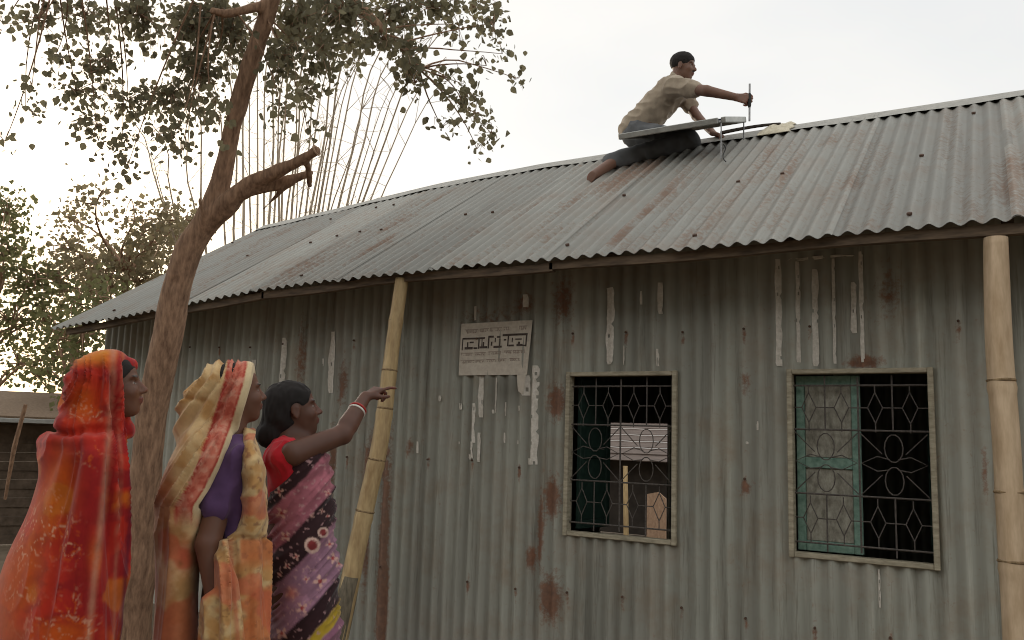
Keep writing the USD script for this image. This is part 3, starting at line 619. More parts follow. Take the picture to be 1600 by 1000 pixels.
# the 300 leaves that show largest, each its own part; the rest one mass
rel = pos - CAM; Zd = rel @ FWD; px = 800 + FOC * (rel @ RGT) / Zd; py = 500 - FOC * (rel @ UPV) / Zd
area = np.linalg.norm(np.cross(v[:, 2] - v[:, 0], v[:, 6] - v[:, 0]), axis=1) / Zd ** 2; area[(px < 0) | (py < 0)] = 0
order = np.argsort(-area); big = set(order[:300].tolist())
for i in order[:300]: obj('leaf', (v[i], LEAFQ), 'leaf_near', tree)
rest = np.array([i for i in range(len(pos)) if i not in big])
obj('foliage', (v[rest].reshape(-1, 3), (LEAFQ[None] + (np.arange(len(rest)) * len(LEAF))[:, None, None]).reshape(-1, 3)), 'leaf_near', tree, kind='stuff')

# ------------------------------------------------------------------ trees beyond
def far_tree(name, label, trunkpx, Z, blobs, lsize, mat, dens=1.0, seed=0, group=None, limbs=True):
    r = np.random.default_rng(seed); b0 = dep(*trunkpx[0], Z); t = thing(name, (b0[0], b0[1], 0), label, 'tree', group)
    P = [dep(x, y, Z) for x, y in trunkpx]; P = [np.array([P[0][0], P[0][1], -.05])] + P
    path = spline(P, 24); rad = np.linspace(.16, .05, 24); br = [tube(path, rad, 8, wob=.1)]; pos = []
    for cx, cyy, rx, ry, n in blobs:
        bz = Z + r.normal(0, .9); hub = dep(cx, cyy, bz); st = path[min(23, max(6, int(np.argmin(np.linalg.norm(path - hub - (0, 0, -.8), axis=1)))))]
        br.append(tube(spline([st, (st + hub) / 2 + (0, 0, .15) + r.normal(0, .1, 3), hub], 8), np.linspace(.03, .010, 8), 5))
        for _ in range(max(4, n // 9)):
            a = r.uniform(0, 2 * math.pi); q_ = math.sqrt(r.uniform(0, 1)); end = dep(cx + rx * q_ * math.cos(a), cyy + ry * q_ * math.sin(a), bz + r.normal(0, .6))
            c0 = spline([hub, (hub + end) / 2 + (0, 0, .1) + r.normal(0, .08, 3), end], 6); br.append(tube(c0, np.linspace(.014, .005, 6), 4, cap=False))
            for _ in range(int(16 * dens)): pos.append(c0[r.integers(1, 6)] + r.normal(0, .16, 3))
    obj('trunk', merge(br), 'bark', t, True)
    v, f = leaves(np.array(pos), lsize, r, SMALL, SMALLQ, .3)
    obj('crown', (v.reshape(-1, 3), f.reshape(-1, 3)), mat, t)
far_tree('background_tree', 'dense dark green tree at the left edge behind the thatched shed', [(-30, 700), (-20, 560), (-10, 420)], 13.0,
    [(10, 340, 40, 35, 120), (5, 400, 45, 40, 160), (40, 450, 50, 40, 160), (20, 510, 50, 40, 130), (-60, 380, 60, 70, 160), (-80, 470, 70, 60, 120), (30, 570, 45, 30, 80), (70, 500, 40, 40, 110), (90, 560, 40, 30, 90)], .085, 'leaf_green', 1.6, 21)
far_tree('background_tree', 'airy olive tree with sparse leaf clumps above the low roof end', [(190, 700), (185, 560), (200, 430)], 14.0,
    [(150, 320, 22, 18, 30), (210, 345, 24, 22, 40), (115, 345, 26, 20, 36), (260, 345, 30, 25, 80), (230, 390, 40, 25, 100), (275, 375, 25, 20, 60), (195, 410, 35, 22, 80), (170, 440, 40, 25, 110), (110, 390, 30, 20, 36), (240, 420, 30, 18, 70), (290, 345, 22, 18, 50), (130, 420, 45, 35, 120), (90, 440, 40, 30, 90), (215, 440, 40, 20, 90)], .095, 'leaf_far', 1.9, 22)
far_tree('background_tree', 'bushy bright green tree low behind the woman in red', [(125, 720), (120, 600), (110, 520)], 11.5,
    [(120, 475, 40, 25, 120), (170, 480, 40, 25, 130), (130, 530, 45, 25, 130), (90, 530, 40, 30, 110), (150, 570, 50, 30, 120), (60, 590, 40, 25, 70), (100, 600, 45, 25, 80), (190, 520, 20, 20, 50)], .075, 'leaf_green', 1.3, 23)

# bamboo clump behind the roof
CZ = 15.0; cb = dep(430, 700, CZ); clump = thing('bamboo_clump', (cb[0], cb[1], 0), 'clump of tall thin bare bamboo stems behind the roof ridge', 'bamboo')
r = np.random.default_rng(31)
CU = [(594, 312, 664, 165), (571, 304, 640, 120), (562, 308, 622, 130), (543, 316, 590, 130), (530, 318, 575, 120), (514, 320, 556, 110), (505, 322, 540, 140), (492, 327, 530, 150), (478, 330, 505, 130), (468, 335, 492, 110), (455, 340, 472, 100), (447, 342, 468, 120), (440, 345, 452, 90), (428, 350, 440, 130), (420, 352, 428, 90), (412, 355, 415, 110), (402, 360, 402, 100), (392, 365, 388, 120), (380, 370, 378, 110), (365, 376, 360, 130),
      (262, 335, 236, 240), (258, 330, 226, 215), (305, 330, 296, 190), (315, 325, 312, 170), (275, 340, 262, 230), (352, 380, 345, 180), (436, 347, 448, 150), (485, 330, 520, 105), (520, 318, 566, 170), (580, 310, 648, 150), (463, 338, 483, 150), (498, 325, 531, 110), (550, 314, 604, 150)]
tw = []
for x0, y0, x1, y1 in CU:
    z = CZ + r.normal(0, .8); a = dep(x0, y0, z); b = dep(x1, y1, z + r.normal(0, .4)); up = b - a
    g = a - up * (a[2] / max(up[2], .3)) * .92; g = np.array([cb[0] + (g[0] - cb[0]) * .45, cb[1] + (g[1] - cb[1]) * .45, -.05]); top = b + up * .45 + unit(np.cross(up, FWD)) * 0 + RGT * .25 * np.sign(x1 - x0) - (0, 0, .12)
    path = spline([g, (g + a) / 2 + RGT * r.normal(0, .05), a, (a + b) / 2 + r.normal(0, .05, 3), b, top], 22); rad = np.linspace(.034, .006, 22) * r.uniform(.8, 1.35)
    obj('culm', tube(path, rad, 6), 'culm', clump, True)
    for _ in range(18):
        k = r.integers(8, 22); s = path[k]; dd = unit(r.normal(size=3) * .8 + (0, 0, .7)); L = r.uniform(.25, .8)
        tw.append(tube([s, s + dd * L * .5 + (0, 0, -.0), s + dd * L + (0, 0, -.08)], [.006, .0045, .002], 3, cap=False))
obj('side_twigs', merge(tw), 'culm', clump, kind='stuff')

# unseen trees behind the viewer, placed to darken the house front
r = np.random.default_rng(77); gp, gt = [], []
for tx, ty, th in ((-17, -15, 8), (-11, -17, 9.5), (-5.5, -15.5, 8.5), (0, -17.5, 10), (5, -15, 8), (10.5, -16.5, 9), (16, -14, 8)):
    gt.append(tube(spline([(tx, ty, -.05), (tx + .2, ty, th * .45), (tx - .1, ty + .2, th * .8)], 10), np.linspace(.24, .06, 10), 8, wob=.1))
    for _ in range(44):
        a = r.uniform(0, 2 * math.pi); e = np.array([tx + math.cos(a) * r.uniform(.6, 3.4), ty + math.sin(a) * r.uniform(.6, 2.6), r.uniform(.8, th)]); s0 = np.array([tx, ty, e[2] * .7])
        gt.append(tube([s0, (s0 + e) / 2 + (0, 0, .2), e], [.05, .03, .012], 5, cap=False)); gp.append(e + r.normal(0, .6, (110, 3)) * (1, 1, .8))
gv, gf = leaves(np.vstack(gp), .36, r, SMALL, SMALLQ, .3); gm = merge(gt)
gpth = obj('grove', gm, 'bark', kind='stuff'); obj('foliage', (gv.reshape(-1, 3), gf.reshape(-1, 3)), 'leaf_unseen_grove', gpth, kind='stuff')
tag(stage.GetPrimAtPath(gpth), 'unseen leafy trees behind the viewer, placed to darken the house front', 'grove')

# ------------------------------------------------------------------ thatched shed at the left
SZ = 9.0
s0 = dep(-10, 700, SZ); shed = thing('thatched_shed', (s0[0], s0[1], 0), 'low mud and thatch shed behind the woman in red at the left edge', 'shed')
ea, eb = dep(-260, 640, SZ - .2), dep(150, 672, SZ + .9); ra, rb = dep(-240, 600, SZ + 1.6), dep(140, 640, SZ + 2.4)
eb[2] = ea[2]; rb[2] = ra[2] = ea[2] + .34
def slab(quad, th):
    qv = np.array(quad); n = unit(np.cross(qv[1] - qv[0], qv[3] - qv[0])) * th; v = np.vstack([qv, qv - n])
    return tri(v, np.array([[0, 1, 2, 3], [7, 6, 5, 4], [0, 4, 5, 1], [1, 5, 6, 2], [2, 6, 7, 3], [3, 7, 4, 0]]))
obj('roof', slab([ea, eb, rb, ra], .07), 'thatch', shed)
dn = unit(eb - ea)
obj('eave_board', obox(ea + (0, 0, -.045) - FWD * .02, eb + (0, 0, -.045) - FWD * .02, .02, .05), 'alu', shed)
nrm = unit(np.cross(dn, (0, 0, 1)));  nrm = nrm if nrm @ FWD > 0 else -nrm
wa, wb_ = ea + nrm * .35, eb + nrm * .35
zt = ea[2] - .0
for kk in range(14):                                            # woven mat wall: overlapping horizontal bands
    z0, z1 = kk * zt / 14, (kk + 1) * zt / 14
    off = nrm * (.012 * (kk % 2))
    obj('wall_band', slab([np.r_[(wa + off)[:2], z0 + .002], np.r_[(wb_ + off)[:2], z0 + .002], np.r_[(wb_ + off)[:2], z1], np.r_[(wa + off)[:2], z1]], .03), 'mud', shed)
obj('rear_slope', slab([ra, rb, rb + nrm * 1.6 - (0, 0, .7), ra + nrm * 1.6 - (0, 0, .7)], .07), 'thatch', shed)
obj('gable_wall', slab([np.r_[wb_[:2], 0], np.r_[(rb + nrm * 1.2)[:2], 0], np.r_[(rb + nrm * 1.2)[:2], zt], np.r_[wb_[:2], zt + .02]], .04), 'mud', shed)
obj('pole', tube([dep(40, 632, SZ - .3), dep(22, 700, SZ - .3), dep(8, 780, SZ - .25)], [.018, .022, .016], 8, wob=.2), 'bark', shed, True)

# ------------------------------------------------------------------ second tin house, seen through the left window
Y2 = 7.5
h2a = aty(900, 720, Y2); house2 = thing('rear_house', (h2a[0], Y2, 0), 'pinkish tin-roofed house glimpsed through the left window', 'house')
ra_, rb2 = aty(880, 722, Y2), aty(1110, 716, Y2); ra_[2] = rb2[2] = (ra_[2] + rb2[2]) / 2
for kk in range(9):
    a0 = ra_ + (0, .16 * kk, .10 * kk); b0_ = rb2 + (0, .16 * kk, .10 * kk)
    obj('roof_course', slab([a0, b0_, b0_ + (0, .17, .085), a0 + (0, .17, .085)], .012), 'pink_tin', house2)
obj('wall', box((ra_[0] + .1, Y2 + .35, 0), (rb2[0] - .1, Y2 + .45, ra_[2] + .15)), 'dark_room', house2)
pa = aty(977, 728, Y2 - .1)
obj('post', tube([(pa[0], pa[1], pa[2]), (pa[0] + .03, pa[1], 0)], [.035, .04], 10), 'bamboo', house2, True)
bd0, bd1 = aty(1011, 772, Y2 - .3), aty(1040, 850, Y2 - .3)
v = np.array([[bd0[0], bd0[1], 0], [bd1[0], bd0[1], 0], [bd1[0], bd0[1], bd0[2] - .05], [(bd0[0] * .4 + bd1[0] * .6), bd0[1], bd0[2] + .04], [bd0[0], bd0[1], bd0[2]]])
vv = np.vstack([v, v + (0, .03, 0)]); ff = [[0, 1, 2], [0, 2, 3], [0, 3, 4]] + [[7, 6, 5], [8, 7, 5], [9, 8, 5]]
for i in range(5): j = (i + 1) % 5; ff += [[i, i + 5, j + 5], [i, j + 5, j]]
obj('door_board', (vv, np.array(ff)[:, ::-1]), 'ochre_board', house2)

# ------------------------------------------------------------------ people
RH, FH, UP = _R, np.array([-sy_, cy_, 0.0]), np.array([0, 0, 1.0])
class Frame:
    """a person's own frame: X, Y measured like the photo's pixels at the head's distance, c metres away from the viewer"""
    def __init__(s, xh, yh, Z): s.Z, s.s = Z, FOC / Z; s.P0 = dep(xh, yh, Z); s.xh, s.yh = xh, yh
    def w(s, x, y, c=0.0):                                       # world point
        v = ray(x, y); return CAM + v * ((c + (s.P0 - CAM) @ FH) / (v @ FH))
    def XYc(s, p):
        r = p - CAM; c = (p - s.P0) @ FH; z = np.maximum(r @ FWD, .1)
        return 800 + FOC * (r @ RGT) / z, 500 - FOC * (r @ UPV) / z, c
    def loft(s, F, prof, k=.02, pad=.05, cut=None, mode='add', expo=2.0):
        """stack of ellipses: rows of (Y, X centre, X half width in px, c centre, c half width)"""
        pr_ = np.array(prof, float); cs = np.array([s.w(r[1] + a * r[2], r[0], r[3] + b * r[4]) for r in pr_ for a in (-1, 1) for b in (-1, 1)])
        from scipy.interpolate import PchipInterpolator
        I = PchipInterpolator(pr_[:, 0], pr_[:, 1:])
        def fn(p):
            X, Y, c = s.XYc(p); Yc = np.clip(Y, pr_[0, 0], pr_[-1, 0]); g = I(Yc); rx, rc = np.maximum(g[..., 1] / s.s, .004), np.maximum(g[..., 3], .004)
            q1, q2 = (X - g[..., 0]) / s.s, c - g[..., 2]
            k0 = np.sqrt((q1 / rx) ** 2 + (q2 / rc) ** 2); k1 = np.sqrt((q1 / rx ** 2) ** 2 + (q2 / rc ** 2) ** 2)
            d = np.where(k0 < 1e-5, -np.minimum(rx, rc), k0 * (k0 - 1) / np.maximum(k1, 1e-6))
            d = np.maximum(d, np.maximum(pr_[0, 0] - Y, Y - pr_[-1, 0]) / s.s)
            if cut is not None: d = np.maximum(d, cut(*s.XYc(p)))
            return d
        F.put(fn, cs.min(0), cs.max(0), k, mode, pad)
    def ell(s, F, x, y, c, rx, ry, rc, k=.02, cut=None, mode='add'):
        """ellipsoid, radii rx, ry in px, rc in metres"""
        C0 = s.w(x, y, c); R_ = np.array([rx / s.s, rc, ry / s.s])
        def fn(p):
            q = (p - C0) @ np.array([RH, FH, UP]).T; k0 = np.linalg.norm(q / R_, axis=-1); k1 = np.linalg.norm(q / R_ ** 2, axis=-1)
            d = np.where(k0 < 1e-6, -R_.min(), k0 * (k0 - 1) / np.maximum(k1, 1e-9))
            if cut is not None: d = np.maximum(d, cut(*s.XYc(p)))
            return d
        F.put(fn, C0 - R_.max(), C0 + R_.max(), k, mode)

class Head:
    def __init__(s, c, fwd, scale=1.0, tilt=0.0):
        f = unit(fwd); l = unit(np.cross(UP, f)); u = np.cross(f, l); s.f = unit(f * math.cos(tilt) + u * math.sin(tilt)); s.l = l; s.u = np.cross(s.f, l); s.c = np.asarray(c, float); s.k = scale
    def w(s, f, l, u): return s.c + s.k * (f * s.f + l * s.l + u * s.u)
    def loc(s, p): q = (p - s.c) / s.k; return q @ s.f, q @ s.l, q @ s.u
    def ell(s, F, c, r, k=.012, mode='add'): F.ell(s.w(*c), [s.f, s.l, s.u], np.array(r) * s.k, k, mode)
    def cone(s, F, a, b, ra, rb, k=.012, mode='add'): F.cone(s.w(*a), s.w(*b), ra * s.k, rb * s.k, k, mode)
    def build(s, F):
        s.ell(F, (-.014, 0, .034), (.096, .075, .084)); s.ell(F, (.030, 0, -.038), (.058, .056, .076), .03); s.ell(F, (.056, 0, -.094), (.022, .024, .018), .025)
        s.cone(F, (.082, 0, .010), (.104, 0, -.026), .006, .0115, .014); s.ell(F, (.094, .012, -.031), (.010, .008, .007), .006); s.ell(F, (.094, -.012, -.031), (.010, .008, .007), .006)
        for g in (-1, 1):
            s.ell(F, (.072, g * .033, .006), (.016, .016, .011), .010, 'cut'); s.ell(F, (.064, g * .031, .005), (.0125, .0125, .0125), .003)
            s.ell(F, (.074, g * .030, .024), (.012, .024, .006), .010); s.ell(F, (.058, g * .036, -.028), (.024, .020, .020), .02)
            s.ell(F, (-.006, g * .075, -.008), (.019, .007, .030), .006); s.ell(F, (-.002, g * .083, -.006), (.009, .005, .016), .005, 'cut')
            s.ell(F, (-.004, g * .077, -.034), (.009, .005, .008), .004)
        s.ell(F, (.087, 0, -.054), (.011, .021, .0065), .007); s.ell(F, (.084, 0, -.066), (.011, .018, .0075), .006); s.ell(F, (.098, 0, -.0603), (.008, .018, .0012), .003, 'cut')
    def paint(s, col, p, lip=(.13, .045, .035), brow=(.02, .015, .012), moustache=False):
        f, l, u = s.loc(p)
        def near(c, r, k=1.0): return ((f - c[0]) / r[0]) ** 2 + ((l - c[1]) / r[1]) ** 2 + ((u - c[2]) / r[2]) ** 2 < k
        col[near((.09, 0, -.060), (.02, .023, .013))] = lip
        for g in (-1, 1):
            col[near((.075, g * .031, .005), (.011, .011, .0055))] = (.30, .26, .22); col[near((.077, g * .031, .005), (.012, .0075, .0068))] = (.015, .01, .008)
            col[near((.083, g * .032, .027), (.02, .024, .0055))] = brow
        if moustache: col[near((.096, 0, -.044), (.022, .030, .008))] = (.02, .016, .013)
        return col
def hand(F, wrist, d, palm, thumb, curls, L=.18, splay=.10, k=.006):
    """wrist; d towards the fingers; palm: the way the palm faces; thumb: side of the thumb; four finger curls (0 straight, 1 closed)"""
    d = unit(d); palm = unit(np.asarray(palm) - d * (np.asarray(palm) @ d)); th = unit(np.asarray(thumb) - d * (np.asarray(thumb) @ d) - palm * (np.asarray(thumb) @ palm)); s = L / .18
    kn = []
    for i, off in enumerate((.030, .010, -.010, -.029)):
        kp = wrist + s * (d * (.088 - .004 * abs(i - 1)) + th * off); kn.append(kp); F.cone(wrist + s * (th * off * .55 + d * .008), kp, .0145 * s, .0105 * s, .010)
    for i, (kp, c, ln) in enumerate(zip(kn, curls, (.95, 1.05, .98, .78))):
        dd = unit(d + th * splay * (1.5 - i) * .3); p = kp; a = 0
        for seg, (sl, rr) in enumerate(((.040, .0092), (.026, .0084), (.020, .0076))):
            a += c * (1.25, 1.5, .9)[seg]; v = dd * math.cos(a) + palm * math.sin(a); q_ = p + v * sl * ln * s; F.cone(p, q_, rr * s, (rr - .0006) * s, .003); p = q_
    b = wrist + s * (th * .018 + d * .022 + palm * .006); m1 = b + s * (th * .030 + d * .030 + palm * .012); m2 = m1 + s * (th * .008 + d * .028 + palm * .012); m3 = m2 + s * (d * .020 + palm * .010 - th * .006)
    F.cone(b, m1, .015 * s, .0115 * s, .010); F.cone(m1, m2, .0105 * s, .0092 * s, .004); F.cone(m2, m3, .0092 * s, .0078 * s, .004)
def N3(p, sc, seed=0, o=3): return meshkit.fbm(np.asarray(p) * sc, o, seed)
def crease(q, seed): return 1 - np.abs(2 * meshkit.noise(q, seed) - 1) ** .8
def lerp(a, b, t): return np.asarray(a) * (1 - t[..., None]) + np.asarray(b) * t[..., None]
def sst(a, b, x): t = np.clip((x - a) / (b - a), 0, 1); return t * t * (3 - 2 * t)
def finish(name, F, mat, parent, colf, fold=None, sm=2, label=None):
    m = F.mesh(); v, f = relax(m, sm)
    # keep the main piece only
    g = trimesh.Trimesh(v, f, process=False); import scipy.sparse.csgraph as cg, scipy.sparse as sp
    e = np.vstack([f[:, [0, 1]], f[:, [1, 2]]]); nc, lab = cg.connected_components(sp.coo_matrix((np.ones(len(e)), (e[:, 0], e[:, 1])), (len(v), len(v))), directed=False)
    if nc > 1:
        main = np.argmax(np.bincount(lab)); keep = lab == main; re = np.cumsum(keep) - 1; f = re[f[keep[f[:, 0]]]]; v = v[keep]
    if fold is not None: v = v + normals((v, f)) * fold(v)[:, None]
    return obj(name, (v, f), mat, parent, True, col=colf(v), label=label)
def legs(F, fr, xc, c, topY, hipw=.085, foot=RH):
    """simple legs to the ground under the cloth"""
    for g in (-1, 1):
        h = fr.w(xc, topY, c + g * hipw); kn_ = np.array([h[0], h[1], .46]) ; an = np.array([h[0], h[1], .07]); F.cone(h, kn_, .085, .055, .03); F.cone(kn_, an, .052, .036, .02); F.cone(an + (0, 0, -.03), an + unit(foot) * .15 + (0, 0, -.045), .038, .022, .02)

def skin_tone(p, base, seed=0):
    t = N3(p, 9, seed); return .8 * np.asarray(base)[None] * (.86 + .28 * t)[:, None]

# ---- woman in red
W1 = Frame(176, 597, 2.85); b1 = W1.w(150, 900); w1 = thing('person', (b1[0], b1[1], 0), 'person wrapped head to foot in a red and orange sari, leftmost, facing the tree', 'person')
H1 = Head(W1.w(178, 604), RH * .96 + FH * .26, .92, .16)
F = Field(W1.w(60, 545, -.3) * [1, 1, 0] - (.25, .25, .03), np.maximum(W1.w(230, 530, .3), W1.w(230, 530, -.3)) + (.15, .3, .05), .007)
lo = np.array([b1[0] - .45, b1[1] - .45, -.02]); hi = np.array([b1[0] + .45, b1[1] + .45, 1.75])
F = Field(lo, hi, .006); H1.build(F)
F.cone(H1.w(-.03, 0, -.05), W1.w(158, 680), .052, .058, .02); F.cone(W1.w(148, 716, -.10), W1.w(148, 716, .10), .05, .05, .03); F.cone(W1.w(148, 720), W1.w(138, 900), .10, .12, .04); legs(F, W1, 138, 0, 900)
for g in (-1, 1): F.cone(W1.w(142, 720, g * .10), W1.w(140, 830, g * .13), .042, .036); F.cone(W1.w(140, 830, g * .13), W1.w(130, 920, g * .10), .036, .028); hand(F, W1.w(130, 920, g * .10), -UP, FH * -g, RH, (.3, .3, .3, .3))
finish('body', F, 'skin', w1, lambda p: H1.paint(skin_tone(p, (.15, .068, .040)), p))
F = Field(H1.c - .2, H1.c + .2, .006); H1.ell(F, (-.018, 0, .040), (.100, .080, .080)); H1.ell(F, (.096, 0, -.01), (.06, .09, .070), .008, 'cut'); H1.ell(F, (-.10, 0, -.0), (.05, .05, .05))
finish('hair', F, 'hair', w1, lambda p: np.tile([.018, .014, .012], (len(p), 1)) * (.7 + .6 * N3(p, 60))[:, None])
F = Field(W1.w(150, 900) * [1, 1, 0] - (.62, .52, .02), np.r_[W1.w(150, 900)[:2] + (.55, .52), 1.75], .006)
W1.ell(F, 160, 607, 0, 50, 60, .118, .03); W1.ell(F, 176, 606, 0, 34, 57, .102, .03)
W1.loft(F, [(590, 150, 38, 0, .10), (640, 142, 44, 0, .105), (668, 138, 46, 0, .115), (688, 134, 62, 0, .18), (720, 134, 70, 0, .205), (760, 131, 77, 0, .205), (800, 124, 82, 0, .205), (850, 112, 92, 0, .21), (900, 100, 102, 0, .23), (1000, 82, 112, 0, .26), (1150, 62, 125, 0, .30), (1283, 52, 130, 0, .31)], .035)
def face_cut(p):
    X, Y, c = W1.XYc(p); return (np.sqrt(((X - 253) / 54) ** 2 + ((Y - 606) / 62) ** 2) - 1) * 53 / W1.s
fc = np.array([W1.w(x, y, c) for x in (185, 300) for y in (540, 670) for c in (-.25, .25)]); F.put(face_cut, fc.min(0), fc.max(0), .012, 'cut')
W1.ell(F, 182, 690, -.02, 12, 42, .07, .02); W1.ell(F, 152, 672, 0, 47, 44, .145, .03)
def red_fold(p):
    X, Y, c = W1.XYc(p); fan = (X - 172) / np.maximum(40, (Y - 480) * .36) + c * 1.5
    d = .040 * (crease(np.stack([fan * 4.2, Y / 260, c * 0], -1), 3) - .6) + .018 * (crease(np.stack([fan * 10, Y / 150, c * 2], -1), 4) - .6)
    d -= .014 * np.exp(-((Y - 674 + (X - 120) * .10 + 3 * np.sin(X * .1)) / 5) ** 2) * sst(178, 160, X) + -.008 * np.exp(-((Y - 688 + (X - 120) * .08) / 8) ** 2) * sst(180, 160, X)
    return d * sst(545, 585, Y)
def red_col(p):
    X, Y, c = W1.XYc(p); n = N3(p, 7, 1, 4); n2 = N3(p, 19, 2, 4); n3 = N3(p, [55, 55, 38], 3, 3)
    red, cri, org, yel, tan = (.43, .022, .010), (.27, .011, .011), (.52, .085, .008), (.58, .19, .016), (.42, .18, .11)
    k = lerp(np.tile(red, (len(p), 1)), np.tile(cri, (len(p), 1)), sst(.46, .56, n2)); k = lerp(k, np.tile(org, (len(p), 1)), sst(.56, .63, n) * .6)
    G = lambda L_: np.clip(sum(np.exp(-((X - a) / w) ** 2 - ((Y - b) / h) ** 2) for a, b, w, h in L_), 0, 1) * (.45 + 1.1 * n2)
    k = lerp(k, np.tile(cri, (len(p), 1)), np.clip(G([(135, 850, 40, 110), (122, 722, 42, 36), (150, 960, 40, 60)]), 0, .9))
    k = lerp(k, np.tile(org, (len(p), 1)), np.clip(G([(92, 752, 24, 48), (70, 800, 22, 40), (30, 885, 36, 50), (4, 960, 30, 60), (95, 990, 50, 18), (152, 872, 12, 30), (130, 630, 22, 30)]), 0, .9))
    k = lerp(k, np.tile(yel, (len(p), 1)), sst(.62, .68, n) * .4 + sst(580, 556, Y) * sst(178, 160, X) * .8)
    line = lambda xs, w: np.exp(-((X - np.interp(Y, [540, 600, 660, 720, 800, 900, 1000, 1280], xs)) / w) ** 2)
    stripe = np.maximum(line([177, 177, 172, 168, 160, 148, 138, 120], 5.5), .55 * line([195, 190, 184, 190, 186, 180, 178, 170], 3)); k = lerp(k, np.tile(tan, (len(p), 1)), np.clip(stripe * (.35 + .75 * n3), 0, .8))
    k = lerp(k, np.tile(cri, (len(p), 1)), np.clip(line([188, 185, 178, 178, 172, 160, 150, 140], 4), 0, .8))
    for sx, sy2, w_, h_ in ((75, 800, 26, 30), (60, 830, 30, 26), (95, 830, 24, 26), (40, 860, 24, 30), (110, 855, 20, 26), (30, 930, 20, 30), (140, 710, 18, 20), (110, 940, 14, 26), (125, 980, 30, 22), (70, 980, 30, 30), (150, 640, 14, 20), (120, 640, 16, 20)):
        a = np.exp(-((X - sx) / w_) ** 2 - ((Y - sy2) / h_) ** 2); rg = 1 - np.clip(np.abs(N3(p, [30, 30, 22], 8, 2) - .5) * 9, 0, 1)
        k = lerp(k, np.tile((.66, .36, .22), (len(p), 1)), np.clip(a * sst(.78, .95, rg) * .65, 0, 1)); k = lerp(k, np.tile(org, (len(p), 1)), np.clip(a * sst(.25, .45, rg) * (1 - sst(.5, .7, rg)) * .8, 0, 1))
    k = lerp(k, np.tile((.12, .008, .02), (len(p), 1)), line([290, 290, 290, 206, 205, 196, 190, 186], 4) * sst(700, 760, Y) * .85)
    return k
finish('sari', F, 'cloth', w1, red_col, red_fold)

# ---- woman in cream
W2 = Frame(371, 606, 3.05); b2 = W2.w(350, 900); w2 = thing('person', (b2[0], b2[1], 0), 'person in a cream sari with a broad red border over the head and purple blouse', 'person')
H2 = Head(W2.w(370, 614), RH * .84 + FH * .54, .93, .14)
F = Field(np.array([b2[0] - .42, b2[1] - .42, -.02]), np.array([b2[0] + .42, b2[1] + .42, 1.75]), .006); H2.build(F)
F.cone(H2.w(-.03, 0, -.05), W2.w(362, 690), .050, .056, .02); F.cone(W2.w(362, 722, -.09), W2.w(366, 722, .09), .045, .045, .03); F.cone(W2.w(366, 735), W2.w(364, 830), .075, .08, .04); F.cone(W2.w(366, 830), W2.w(366, 930), .08, .11, .04); legs(F, W2, 366, 0, 930)
sh, el, wr = W2.w(357, 730, -.085), W2.w(325, 850, -.15), W2.w(335, 938, -.175); F.cone(sh, el, .047, .041); F.cone(el, wr, .042, .027); hand(F, wr, wr - el, FH, RH, (.35, .4, .45, .5))
F.cone(W2.w(370, 722, .11), W2.w(372, 850, .12), .042, .036); F.cone(W2.w(372, 850, .12), W2.w(375, 930, .10), .036, .026); hand(F, W2.w(375, 930, .10), -UP, -FH, RH, (.5, .5, .5, .5))
finish('body', F, 'skin', w2, lambda p: H2.paint(skin_tone(p, (.155, .070, .043)), p))
F = Field(H2.c - .24, H2.c + .2, .006); H2.ell(F, (-.012, 0, .040), (.100, .080, .080)); H2.ell(F, (.085, 0, .0), (.064, .09, .10), .008, 'cut');
finish('hair', F, 'hair', w2, lambda p: np.tile([.018, .014, .012], (len(p), 1)) * (.7 + .6 * N3(p, 60))[:, None])
F = Field(W2.w(330, 860, -.35) - .25, W2.w(420, 660, .3) + .25, .006)
W2.loft(F, [(678, 366, 15, 0, .075), (694, 368, 24, 0, .13), (712, 370, 34, 0, .17), (760, 370, 35, 0, .14), (800, 368, 34, 0, .125), (842, 368, 35, 0, .125)], .02)
F.cone(W2.w(361, 720, -.08), W2.w(340, 790, -.130), .062, .056, .03); F.cone(W2.w(366, 714, .12), W2.w(374, 786, .185), .056, .058, .03)
finish('blouse', F, 'cloth', w2, lambda p: np.asarray([(.085, .043, .105)]) * (.75 + .5 * N3(p, 16))[:, None], lambda p: .012 * (crease(p * [20, 20, 9], 3) - .6))
F = Field(np.array([b2[0] - .45, b2[1] - .45, -.01]), np.array([b2[0] + .45, b2[1] + .45, 1.45]), .006)
W2.loft(F, [(824, 376, 30, 0, .11), (836, 375, 40, 0, .14), (850, 374, 45, 0, .155), (880, 374, 47, 0, .168), (930, 374, 49, 0, .185), (1000, 374, 50, 0, .195), (1255, 370, 58, 0, .23)], .02)
W2.loft(F, [(668, 388, 7, .02, .06), (700, 391, 16, .0, .14), (740, 394, 20, -.01, .165), (790, 394, 22, -.01, .165), (842, 386, 32, -.005, .15)], .015)
W2.loft(F, [(838, 356, 6, -.15, .03), (868, 354, 12, -.18, .04), (900, 354, 18, -.215, .05), (940, 348, 26, -.225, .06), (1000, 345, 31, -.225, .07), (1250, 345, 36, -.22, .08)], .012)
def low_fold(p):
    X, Y, c = W2.XYc(p); t = (X - 372) / 50 + c * 2.2; up_ = sst(850, 835, Y)
    a = .046 * (crease(np.stack([t * 3.2 + Y / 300, Y / 300, 0 * c], -1), 7) - .6) + .009 * (crease(np.stack([t * 6, Y / 160, 0 * c], -1), 8) - .6)
    tt = (X * .9 + Y * .55) / 16 + c * 4
    b = .016 * (crease(np.stack([tt, (Y - X) / 90, c * 3], -1), 4) - .6)
    return a * (1 - up_) + b * up_ - .010 * np.exp(-((Y - 841) / 3.5) ** 2)
